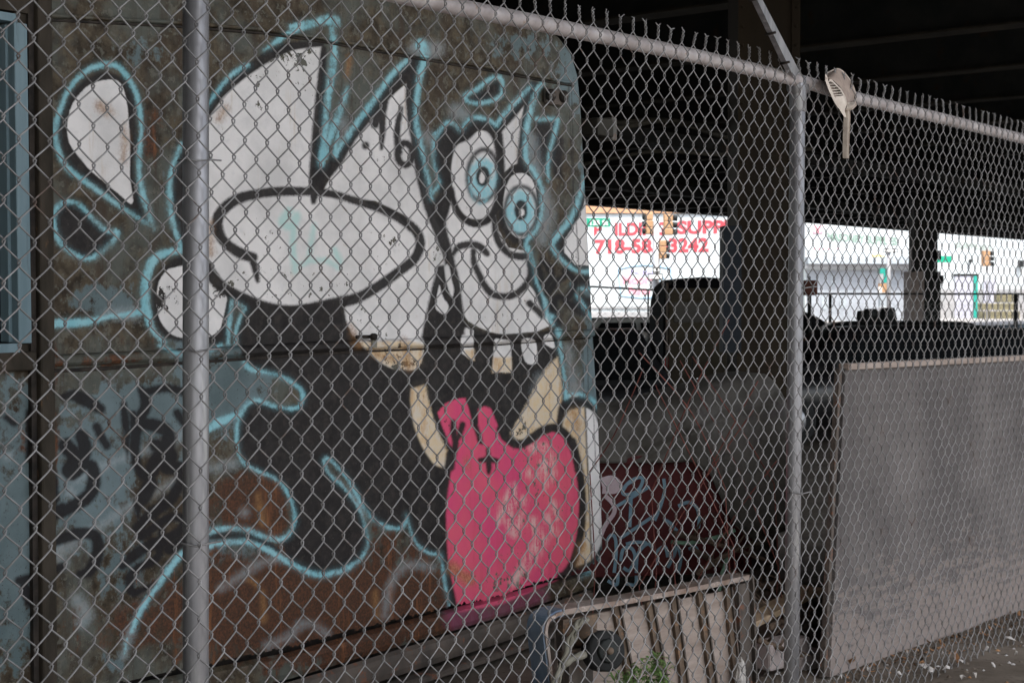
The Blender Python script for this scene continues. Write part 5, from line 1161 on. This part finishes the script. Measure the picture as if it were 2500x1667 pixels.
# ------------------------------------------------------------------ buildings across the street
def wbox(mb, x0, y0, x1, y1, Y, dep, mat, proud=0.0):
    a = hitY(x0, y1, Y); b = hitY(x1, y0, Y); mb.box(a.x, b.x, Y - proud, Y + dep, a.z, b.z, mat)
YW = 78.0
b1 = thing('supply_store', 'white-walled building supply store with big red lettering', 'building', hitY(1600, 790, YW))
mb = MB(); a = hitY(900, 790, YW); b = hitY(1960, 521, YW); mb.box(a.x, b.x, YW, YW + 18, 0, b.z, M['white_wall']); mb.build('wall', b1)
mb = MB(); c = hitY(900, 524, YW); mb.box(a.x, b.x, YW - .12, YW + 18, b.z + .003, b.z + 1.6, M['brick']); mb.build('brick_parapet', b1)
mb = MB()
for y in (575 + 6, 625, 700): z = hitY(1500, y, YW).z; mb.box(a.x, b.x, YW - .012, YW - .001, z - .012, z + .012, M['polegrey'])
for x in (1482, 1560, 1640, 1730): xx = hitY(x, 700, YW).x; mb.box(xx - .012, xx + .012, YW - .010, YW - .0015, .9, b.z, M['polegrey'])
mb.build('panel_joints', b1)
mb = MB(); wbox(mb, 900, 748, 1960, 753, YW, .0, M['grey_wall'], .08); wbox(mb, 900, 762, 1960, 790, YW, .0, M['grey_wall'], .06); mb.build('base_course', b1)
for tx, x0, x1, t0, t1, dy in (('B', 1450, 1472, 546, 577, 0), ('ILDING', 1501, 1627, 544, 576, 2), ('SUPPLY', 1653, 1828, 539, 572, 3)):
    mb = MB(); text_into(mb, tx, M['red'], x0, x1, t0, t1, YW, dy); mb.build('red_lettering', b1)
mb = MB(); text_into(mb, '718-585-3242', M['red'], 1452, 1730, 585, 621, YW, 5); mb.build('phone_number', b1)
mb = MB(); sh = [(1510, 657), (1540, 650), (1575, 647), (1610, 650), (1638, 657), (1640, 690), (1628, 722), (1575, 728), (1516, 722), (1512, 690)]
pts = [hitY(x, y, YW) for x, y in sh]; pts = [Vector((p.x, YW - .02, p.z)) for p in pts]; pts.append(pts[0]); mb.tube(pts, .035, M['blueline'], 6, False); 
tri = [hitY(x, y, YW) for x, y in ((1606, 694), (1616, 672), (1628, 694), (1606, 694))]; mb.tube([Vector((p.x, YW - .02, p.z)) for p in tri], .05, M['blueline'], 6, False); mb.build('shield_outline', b1)
mb = MB(); text_into(mb, 'Benjamin', M['violet'], 1538, 1606, 659, 673, YW); mb.build('shield_lettering', b1)
mb = MB(); text_into(mb, 'Moore', M['pinkred'], 1520, 1600, 672, 694, YW); mb.build('shield_lettering', b1)
mb = MB(); text_into(mb, 'Paints', M['pinkred'], 1534, 1588, 701, 719, YW); mb.build('shield_lettering', b1)

YS = 92.0
b2 = thing('shutter_store', 'white shop front with rolled-down shutters under a grey awning', 'building', hitY(2100, 790, YS))
mb = MB(); a = hitY(1965, 790, YS); b = hitY(2262, 520, YS); mb.box(a.x, b.x, YS, YS + 16, 0, b.z, M['white_wall']); mb.build('wall', b2)
mb = MB(); wbox(mb, 1966, 628, 2222, 645, YS, .0, M['awning'], .9); wbox(mb, 1966, 646, 2222, 655, YS, .0, M['polegrey'], .5); mb.build('awning', b2)
for x0, x1 in ((1968, 2150), (2172, 2216)):
    mb = MB(); wbox(mb, x0, 660, x1, 792, YS, 0, M['shutter'], .03)
    for y in np.arange(664, 790, 4.2): wbox(mb, x0, y, x1, y + 2.0, YS, -.03, M['awning'], .04)
    mb.build('shutter', b2)
for q_ in ((2028, 668, 2036, 700), (2005, 722, 2020, 755), (2050, 730, 2064, 752)):
    mb = MB(); wbox(mb, *q_, YS, -.06, M['awning'], .075); mb.build('shutter_patch', b2)
mb = MB(); text_into(mb, 'MASONRY SUPPLIES', flat('faded_green_letters', (.22, .3, .25), .7), 2020, 2190, 568, 588, YS, -12); mb.build('green_lettering', b2)
mb = MB()
for x in (1986, 1998):
    pts = [hitY(px, py, YS) for px, py in ((x, 569), (x + 3, 552), (x + 7, 552), (x + 9, 569), (x, 569))]; mb.tube([Vector((p.x, YS - .02, p.z)) for p in pts], .05, M['pinkred'], 5, False)
mb.build('warning_mark', b2)
for x in range(0, 5):
    mb = MB(); wbox(mb, 1980 + x * 10, 580 + (x % 2), 1986 + x * 10, 583 + (x % 2), YS, 0, M['lilac'], .02); mb.build('small_lettering', b2)
for x in range(0, 7):
    mb = MB(); wbox(mb, 1984 + x * 12, 606, 1990 + x * 12, 609, YS, 0, M['pinkred'], .02); mb.build('small_lettering', b2)

mb = MB(); wbox(mb, 2128, 622, 2158, 627, YS, 0, flat('yellow_strip', (.75, .6, .2), .6), .03); mb.build('yellow_strip', b2)

YS = 106.0
b3 = thing('corner_building', 'white corner building with a grey door and a grey lower wall at the far right', 'building', hitY(2400, 790, YS))
mb = MB(); a = hitY(2266, 790, YS); b = hitY(2760, 520, YS); mb.box(a.x, b.x, YS, YS + 16, 0, b.z, M['white_wall']); mb.build('wall', b3)
mb = MB(); wbox(mb, 2266, 706, 2760, 795, YS, 0, M['grey_wall'], .05); mb.build('lower_wall', b3)
mb = MB(); wbox(mb, 2330, 674, 2375, 794, YS, 0, M['lilac'], .09); dr = mb.build('door', b3)
mb = MB(); wbox(mb, 2328, 669, 2388, 674, YS, 0, M['black'], .12); wbox(mb, 2375.5, 674, 2386, 794, YS, 0, M['teal'], .13); mb.build('door_frame', dr)
mb = MB(); wbox(mb, 2400, 684, 2413, 760, YS, 0, M['lilac'], .11); wbox(mb, 2414, 684, 2430, 760, YS, 0, M['lilac'], .13); mb.build('wall_panel', b3)
mb = MB(); text_into(mb, 'SUPPLIES', flat('pale_grey_letters', (.3, .34, .31), .7), 2330, 2420, 592, 606, YS, -6); mb.build('grey_lettering', b3)
mb = MB(); wbox(mb, 2365, 634, 2372, 640, YS, 0, M['black'], .4); mb.build('wall_lamp', b3)
mb = MB(); wbox(mb, 2486, 636, 2494, 652, YS, 0, M['black'], .4); mb.build('wall_lamp', b3)
for k, (x0, y0, x1, y1) in enumerate(((2440, 720, 2482, 738), (2400, 741, 2484, 757), (2400, 760, 2490, 790))):
    mb = MB(); wbox(mb, x0, y0, x1, y1, YS - 3.2, 1.2, M['lumber'])
    for y in np.arange(y0 + 3, y1 - 1, 4): wbox(mb, x0, y, x1, y + .8, YS - 3.2, 0, M['black'], .015)
    tag(mb.build('lumber_pallet', None, at=hitY((x0 + x1) / 2, y1, YS - 3.2)), ('shortest, topmost lumber bundle of the stack by the corner building', 'middle lumber bundle of the stack by the corner building', 'bottom lumber bundle of the stack by the corner building')[k], 'lumber', 'lumber bundles')

# ------------------------------------------------------------------ street furniture
def signal(px0, py0, px1, py1, Y, label, facing=1, group='amber traffic signals'):
    a = hitY(px0, py1, Y); b = hitY(px1, py0, Y); w = b.x - a.x; h = b.z - a.z; cx = (a.x + b.x) / 2
    t = thing('traffic_signal', label, 'traffic signal', (cx, Y, a.z), group)
    mb = MB()
    for k in range(3):
        z0 = a.z + h * k / 3; mb.box(a.x, b.x - w * .25, Y, Y + .35, z0 + .008, z0 + h / 3 - .008, M['amber'], .03)
    mb.box(a.x - w * .05, a.x + w * .1, Y + .05, Y + .3, a.z, b.z, M['amber']); mb.build('housing', t)
    for k in range(3):
        zc_ = a.z + h * (k + .5) / 3; mb = MB(); xb_ = b.x - w * .25 if facing > 0 else a.x
        mb.tube([(xb_, Y + .17, zc_), (xb_ + facing * w * .42, Y + .17, zc_ - .02)], [h / 7, h / 7.5], M['black'], 14); mb.build('visor', t)
    return t
def pole(name, px, py0, Y, r, mat, label, cat):
    p = hitY(px, py0, Y); t = thing(name, label, cat, (p.x, Y, 0)); mb = MB(); mb.tube([(p.x, Y, 0), (p.x, Y, p.z)], [r * 1.2, r], mat, 12); mb.build('shaft', t)
    mb = MB(); mb.tube([(p.x, Y, 0), (p.x, Y, .35), (p.x, Y, .4)], [r * 2, r * 1.8, r * 1.1], mat, 12); mb.build('base', t); return t, p
YP = 66.0
tp_, p = pole('signal_pole', 1602, 540, YP, .14, M['polegrey'], 'grey signal pole with two amber signals in front of the red lettering', 'pole')
signal(1622, 523, 1650, 574, YP - .2, 'upper amber traffic signal with black visors right of the grey pole')
signal(1578, 520, 1600, 572, YP - .2, 'amber traffic signal seen from behind left of the grey pole', -1)
signal(1611, 586, 1632, 632, YP - .2, 'lower amber traffic signal beneath the others on the grey pole')
for y0, y1, x0, x1 in ((653, 666, 1594, 1612), (668, 683, 1582, 1618)):
    mb = MB(); wbox(mb, x0, y0, x1, y1, YP - .35, .03, M['black']); wbox(mb, x0 + 2, y0 + 2.5, x1 - 2, y1 - 2.5, YP - .353, 0, M['signwhite'], .004)
    tag(mb.build('street_plate', None, at=hitY(1602, y1, YP - .35)), 'black and white one-way plate, ' + ('upper, narrower one on the signal pole' if y0 < 660 else 'lower, wider one on the signal pole'), 'road sign', 'plates on the signal pole')
mb = MB(); wbox(mb, 1420, 533, 1490, 554, 60, .03, M['green']); gs_ = mb.build('sign_face', tag(thing('street_sign', 'green street sign reading 135 St just right of the truck edge', 'street sign', hitY(1450, 544, 60)), None))
mb = MB(); text_into(mb, 'E 135 St', M['signwhite'], 1424, 1485, 537.5, 550.5, 60, 0, .012); mb.build('sign_lettering', gs_)
mb = MB(); a = hitY(1424, 545, 60.1); mb.tube([(a.x, 60.1, 0), (a.x, 60.1, a.z + .5)], .07, M['polegrey'], 10); mb.build('sign_post', bpy.data.objects['street_sign'])
mb = MB(); wbox(mb, 2276, 625, 2323, 641, 92, .03, M['green']); g2 = thing('street_sign', 'small plain green street sign right of the distant bridge column', 'street sign', hitY(2300, 640, 92)); mb.build('sign_face', g2)
mb = MB(); wbox(mb, 2270, 610, 2274, 800, 92, .08, M['polegrey']); mb.build('sign_post', g2)
signal(2400, 612, 2424, 650, 92, 'small amber traffic signal before the white corner building')
mb = MB(); x = hitY(2411, 600, 92.3); mb.tube([(x.x, 92.3, 0), (x.x, 92.3, x.z)], .05, M['polegrey'], 8); tag(mb.build('thin_pole', None, at=Vector((x.x, 92.3, 0))), 'thin pale pole carrying the small amber signal before the corner building', 'pole')
t2, p = pole('lamp_post', 2170, 560, 84, .1, M['polegrey'], 'pale slim post with a sign before the rolled shutters', 'pole')
mb = MB(); wbox(mb, 2157, 607, 2192, 617, 83.8, .03, M['black']); wbox(mb, 2159, 609, 2190, 615, 83.797, 0, M['signwhite'], .004); mb.build('one_way_plate', t2)
st = thing('pillar_box_sign', 'teal and orange notice column before the rolled shutters', 'notice column', hitY(2156, 790, 83))
for k, (y0, y1, mt) in enumerate(((655, 668, 'teal'), (669, 691, 'polegrey'), (692, 714, 'amber'), (715, 748, 'awning'), (750, 792, 'polegrey'))):
    mb = MB(); wbox(mb, 2149, y0, 2165, y1, 83, .5, M[mt]); mb.build('panel' if k else 'cap', st)
mb = MB(); wbox(mb, 2157, 668, 2165, 690, 83, 0, M['teal'], .02); wbox(mb, 2145, 700, 2153, 715, 83, 0, M['signwhite'], .025); mb.build('notice', st)
bx = thing('lantern_box', 'rust-brown box hanging just right of the near fence post', 'box', hitY(1985, 722, 24))
mb = MB(); a = hitY(1962, 721, 24); b = hitY(1997, 684, 24); mb.box(a.x, b.x, 24, 24.25, a.z, b.z, flat('rust_box', (.09, .03, .02), .5), .03); mb.build('body', bx)
mb = MB(); c = hitY(1979, 680, 24); mb.tube([(c.x, 24.1, b.z - .02), (c.x, 24.1, b.z + .06)], .02, M['black'], 8); mb.build('knob', bx)
mb = MB(); c = hitY(1980, 721, 24); mb.tube([(c.x, 24.12, ground_h(c.x, 24)), (c.x, 24.12, a.z)], .03, M['black'], 8); mb.build('stand', bx)

# ------------------------------------------------------------------ vehicles
def car(label, cx, Y, heading, paint, L=4.5, W=1.78, H=1.42, cab=(-.30, -.14, .22, .36), group='parked cars', suv=False):
    """body along local x, front at -x; parts: body, cabin glass, wheels > rim, lamps, bumpers, mirrors"""
    gz = ground_h(cx, Y); t = thing('parked_car', label, 'car', (0, 0, 0), group)
    hood = .60 * H; belt = .66 * H
    st = [(-.5, .30, .42, .62), (-.485, .2, .50, .78), (-.44, .17, .55, .86), (-.30, .16, .62, .92), (-.2, .16, .655, .94), (0, .16, .665, .95), (.2, .16, .675, .95), (.36, .17, .68, .93), (.46, .19, .665, .86), (.492, .24, .63, .78), (.5, .34, .55, .66)]
    vs = []; N_ = 10
    for x, zb, zt, w in st:
        hw = W / 2 * w; b_, t_ = zb * H, zt * H
        for yy, zz in ((-hw * .86, b_), (-hw, b_ + (t_ - b_) * .3), (-hw * 1.0, b_ + (t_ - b_) * .65), (-hw * .95, t_ - .03), (-hw * .8, t_), (hw * .8, t_), (hw * .95, t_ - .03), (hw, b_ + (t_ - b_) * .65), (hw, b_ + (t_ - b_) * .3), (hw * .86, b_)): vs.append((x * L, yy, zz))
    fs = [(i * N_ + k, i * N_ + (k + 1) % N_, (i + 1) * N_ + (k + 1) % N_, (i + 1) * N_ + k) for i in range(len(st) - 1) for k in range(N_)] + [tuple(range(N_))[::-1], tuple((len(st) - 1) * N_ + k for k in range(N_))]
    def put(name, mb, parent=t): return mb.build(name, parent)
    mb = MB(); mb.add(vs, fs, paint, True); body = put('body', mb)
    xa, xb_, xc, xd = [q_ * L for q_ in cab]; wb, wt = W * .455, W * .36
    rows = []
    for k in range(13):
        u_ = k / 12; x = xa + (xd - xa) * u_
        if x < xb_: tt_ = (x - xa) / (xb_ - xa); z = belt - .03 + (H - belt + .03) * math.sin(tt_ * math.pi / 2) ** .8
        elif x > xc: tt_ = (xd - x) / (xd - xc); z = belt + .0 + (H - belt) * math.sin(max(0, tt_) * math.pi / 2) ** .8
        else: z = H - .012 * ((x - (xb_ + xc) / 2) / (xc - xb_) * 2) ** 2
        f_ = (z - belt) / (H - belt); w_ = wb + (wt - wb) * max(0, f_)
        rows.append([(x, -wb, belt - .03), (x, -(wb + (w_ - wb) * .95), max(belt - .03, z - .05)), (x, -w_ * .9, z), (x, 0, z + .012), (x, w_ * .9, z), (x, wb + (w_ - wb) * .95, max(belt - .03, z - .05)), (x, wb, belt - .03)])
    mb = MB(); mb.add([p for r in rows for p in r], [(i * 7 + k, i * 7 + k + 1, (i + 1) * 7 + k + 1, (i + 1) * 7 + k) for i in range(12) for k in range(6)], paint, True); put('cabin', mb)
    for sg in (-1, 1):
        for xs0, xs1 in (((xa + xb_) / 2 + .12, (xb_ + xc) / 2 - .05), ((xb_ + xc) / 2 + .05, (xc + xd) / 2 - .1)):
            mb = MB(); yb, yt_ = sg * (wb + .004), sg * (wb + (wt - wb) * .74 + .012)
            mb.add([(xs0 - .12, yb, belt + .02), (xs1, yb, belt + .02), (xs1, yt_, H - .09), (xs0 + .2, yt_, H - .09)] if xs0 < (xb_ + xc) / 2 else [(xs0, yb, belt + .02), (xs1 + .15, yb, belt + .02), (xs1 - .15, yt_, H - .09), (xs0, yt_, H - .09)], [(0, 1, 2, 3)], M['carglass']); put('side_window', mb)
        for xw in (-.32 * L, .31 * L):
            mb = MB(); mb.tube([(xw, sg * (W / 2 - .2), .32), (xw, sg * (W / 2 - .19), .32), (xw, sg * (W / 2 - .02), .32), (xw, sg * (W / 2), .32)], [.28, .315, .315, .29], M['rubber'], 24); wl = put('wheel', mb)
            mb = MB(); mb.tube([(xw, sg * (W / 2 - .03), .32), (xw, sg * (W / 2 + .004), .32)], [.2, .19], M['rim'], 18); put('rim', mb, wl)
        mb = MB(); mb.obox((-.475 * L, sg * W * .33, .49 * H), (.03, 0, 0), (0, .16, 0), (0, 0, .06), M['headlight'], .02); put('headlight', mb)
        mb = MB(); mb.obox((.492 * L, sg * W * .32, .57 * H), (.02, 0, 0), (0, .17, 0), (0, 0, .06), M['taillight'], .015); put('tail_light', mb)
        mb = MB(); mb.obox((xa + .42, sg * (W / 2 + .06), belt + .05), (.05, 0, 0), (0, .09, 0), (0, 0, .06), paint, .025); put('mirror', mb)
    for x0_, x1_, nm in ((xa + .06, xb_ - .05, 'windscreen'), (xd - .08, xc + .05, 'rear_window')):
        mb = MB(); f0 = .1; z0_, z1_ = belt + .03, H - .03
        mb.add([(x0_ - (.02 if nm == 'windscreen' else -.02), -wb * .9, z0_ + .05), (x0_ - (.02 if nm == 'windscreen' else -.02), wb * .9, z0_ + .05), (x1_ - (.06 if nm == 'windscreen' else -.06), wt * .88, z1_ + .015), (x1_ - (.06 if nm == 'windscreen' else -.06), -wt * .88, z1_ + .015)], [(0, 1, 2, 3)], M['carglass']); put(nm, mb)
    t.location = (cx, Y, gz); t.rotation_euler.z = heading
    return t
def Xat(px, Y): return hitY(px, 800, Y).x
def Hat(px, py, Y): return hitY(px, py, Y).z - ground_h(hitY(px, py, Y).x, Y)
Ya = 19.0; xm = Xat(2215, Ya)
car('long black sedan with low spoiler parked behind the plywood sheet', xm - .1, Ya, .06, M['carblack'], 4.9, 1.85, Hat(2200, 796, Ya), (-.29, -.13, .20, .37))
c_ = car('black car with a dark bundle tied on its roof rack', Xat(2165, 25), 25, -.05, M['cardark'], 4.5, 1.8, Hat(2150, 784, 25), (-.30, -.15, .24, .38))
zr_ = Hat(2150, 784, 25); 
mb = MB(); g0 = ground_h(Xat(2130, 25), 25) + zr_
for px, r_ in ((2100, .10), (2118, .12), (2140, .09), (2160, .13)):
    a = hitY(px, 780, 25); mb.tube([(a.x - .1, 24.7, g0 + .03), (a.x - .05, 24.75, g0 + r_), (a.x + .05, 24.8, g0 + r_), (a.x + .1, 24.7, g0 + .03)], [.03, r_ * .8, r_ * .8, .03], M['black'], 10)
mb.tube([(Xat(2085, 25), 24.75, g0 + .04), (Xat(2172, 25), 24.75, g0 + .05)], .05, M['black'], 8)
tag(mb.build('roof_bundle', None, at=hitY(2130, 784, 25)), 'lumpy black bundle on the roof of the second black car', 'bundle')
car('dark car with a steep sunlit rear roofline right of the near post', Xat(1823, 28.5), 28.5, .0, M['cardark'], 3.9, 1.8, Hat(1950, 753, 28.5), (-.3, -.14, .16, .42))
car('dark car at the truck corner with pale glints on its roof', Xat(1085, 15.5), 15.5, .05, M['carblack'], 4.4, 1.78, Hat(1510, 804, 15.5), (-.28, -.08, .42, .492))
car('white car half hidden behind the dark car at the truck corner', Xat(1500, 31), 31, .4, M['carwhite'], 4.3, 1.75, Hat(1510, 775, 31))
car('black car at the right edge beyond the plywood sheet', Xat(2600, 21), 21, .1, M['carblack'], 4.6, 1.8, Hat(2600, 800, 21))
car('pale blue car with a bright roof at the right edge', Xat(2520, 40), 40, .1, M['carblue'], 4.3, 1.75, Hat(2480, 792, 40))
# old van seen from behind, between truck corner and column
YV = 24.0; xl, xr = Xat(1620, YV), Xat(1812, YV); gz = ground_h(xl, YV); zt = hitY(1700, 676, YV).z
van = thing('old_van', 'dull olive-brown van seen from behind with a rounded roof and small rear window', 'van', ((xl + xr) / 2, YV, gz))
def vsec(y, inset, drop):
    o = []
    for u_, v_ in ((0, .0), (0, .62), (.02, .80), (.07, .92), (.17, .985), (.5, 1.0), (.83, .985), (.93, .92), (.98, .80), (1, .62), (1, .0)):
        x = xl + inset + (xr - xl - 2 * inset) * u_; o.append((x, y, gz + .35 + (zt - drop - gz - .35) * v_))
    return o
secs = [vsec(YV, .06, .06), vsec(YV + .06, .0, .0), vsec(YV + 2.5, 0, .0)]
mb = MB(); n = 11; mb.add([p for s_ in secs for p in s_], [(i * n + k, i * n + (k + 1) % n, (i + 1) * n + (k + 1) % n, (i + 1) * n + k) for i in range(2) for k in range(n)] + [tuple(range(n))], M['vanblack']); mb.build('body', van)
def vbox(x0, y0, x1, y1, y_in, y_out, mat, bev=0): 
    a = hitY(x0, y1, YV); b = hitY(x1, y0, YV); m = MB(); m.box(a.x, b.x, YV - y_out, YV - y_in, a.z, b.z, mat, bev); return m
rd = vbox(1632, 704, 1775, 985, 0, .02, M['vanbrown'], .008).build('rear_door', van)
m = vbox(1625, 690, 1631, 985, 0, .032, M['brownmetal']); a = hitY(1690, 720, YV); m.box(Xat(1690, YV) - .01, Xat(1690, YV) + .01, YV - .028, YV - .021, gz + .5, hitY(1, 800, YV).z, M['black']); m.build('door_trim', van)
vbox(1645, 738, 1732, 787, .021, .03, M['carglass'], .003).build('rear_window', rd)
vbox(1640, 722, 1738, 732, .021, .034, M['vanbrown'], .003).build('window_hood', rd)
vbox(1620, 990, 1800, 1015, 0, .12, M['black'], .02).build('bumper', van)
for x in (1622, 1790): vbox(x, 870, x + 9, 900, 0, .03, M['taillight'], .004).build('tail_light', van)
for x in (1626, 1785):
    m = MB(); c = hitY(x + 8, 1000, YV); m.tube([(c.x - .1, YV + .7, gz + .36), (c.x + .1, YV + .7, gz + .36)], .36, M['rubber'], 20); m.build('wheel', van)
# ------------------------------------------------------------------ light
world = bpy.data.worlds.new('World'); scene.world = world; world.use_nodes = True
nt = world.node_tree; bg = nt.nodes['Background']; sky = nt.nodes.new('ShaderNodeTexSky'); sky.sky_type = 'NISHITA'; sky.sun_disc = False
SUN_EL, SUN_AZ = 58, 155      # azimuth clockwise from +Y: behind the camera, to the right
sky.sun_elevation = R(SUN_EL); sky.sun_rotation = R(SUN_AZ); sky.dust_density = 2.5; sky.air_density = 1.0
hs = nt.nodes.new('ShaderNodeHueSaturation'); hs.inputs['Saturation'].default_value = .45; nt.links.new(sky.outputs[0], hs.inputs['Color']); nt.links.new(hs.outputs[0], bg.inputs['Color']); bg.inputs['Strength'].default_value = .14
sl = bpy.data.lights.new('sun', 'SUN'); sl.energy = 1.45; sl.angle = R(1.5); sl.color = (1, .96, .9)
so = bpy.data.objects.new('sun', sl); COL.objects.link(so)
dirv = Vector((math.sin(R(SUN_AZ)) * math.cos(R(SUN_EL)), math.cos(R(SUN_AZ)) * math.cos(R(SUN_EL)), math.sin(R(SUN_EL))))
so.rotation_euler = dirv.to_track_quat('Z', 'Y').to_euler(); so.location = dirv * 40
# ------------------------------------------------------------------ camera
cd = bpy.data.cameras.new('camera'); cam = bpy.data.objects.new('camera', cd); COL.objects.link(cam)
cam.location = CAM; cam.rotation_euler = (math.pi / 2 - PITCH, 0, 0)
cd.sensor_width = 36; cd.sensor_fit = 'HORIZONTAL'; cd.lens = F / 2500 * 36; cd.clip_start = .05; cd.clip_end = 1500
cd.dof.use_dof = True; cd.dof.focus_distance = 4.2; cd.dof.aperture_fstop = 13
scene.camera = cam
scene.view_settings.view_transform = 'Standard'; scene.view_settings.look = 'None'; scene.view_settings.exposure = 2.0; scene.view_settings.gamma = 1
scene.cycles.max_bounces = 8; scene.cycles.diffuse_bounces = 5; scene.cycles.use_denoising = True
for ob in bpy.data.objects:
    if '_o' in ob: del ob['_o']
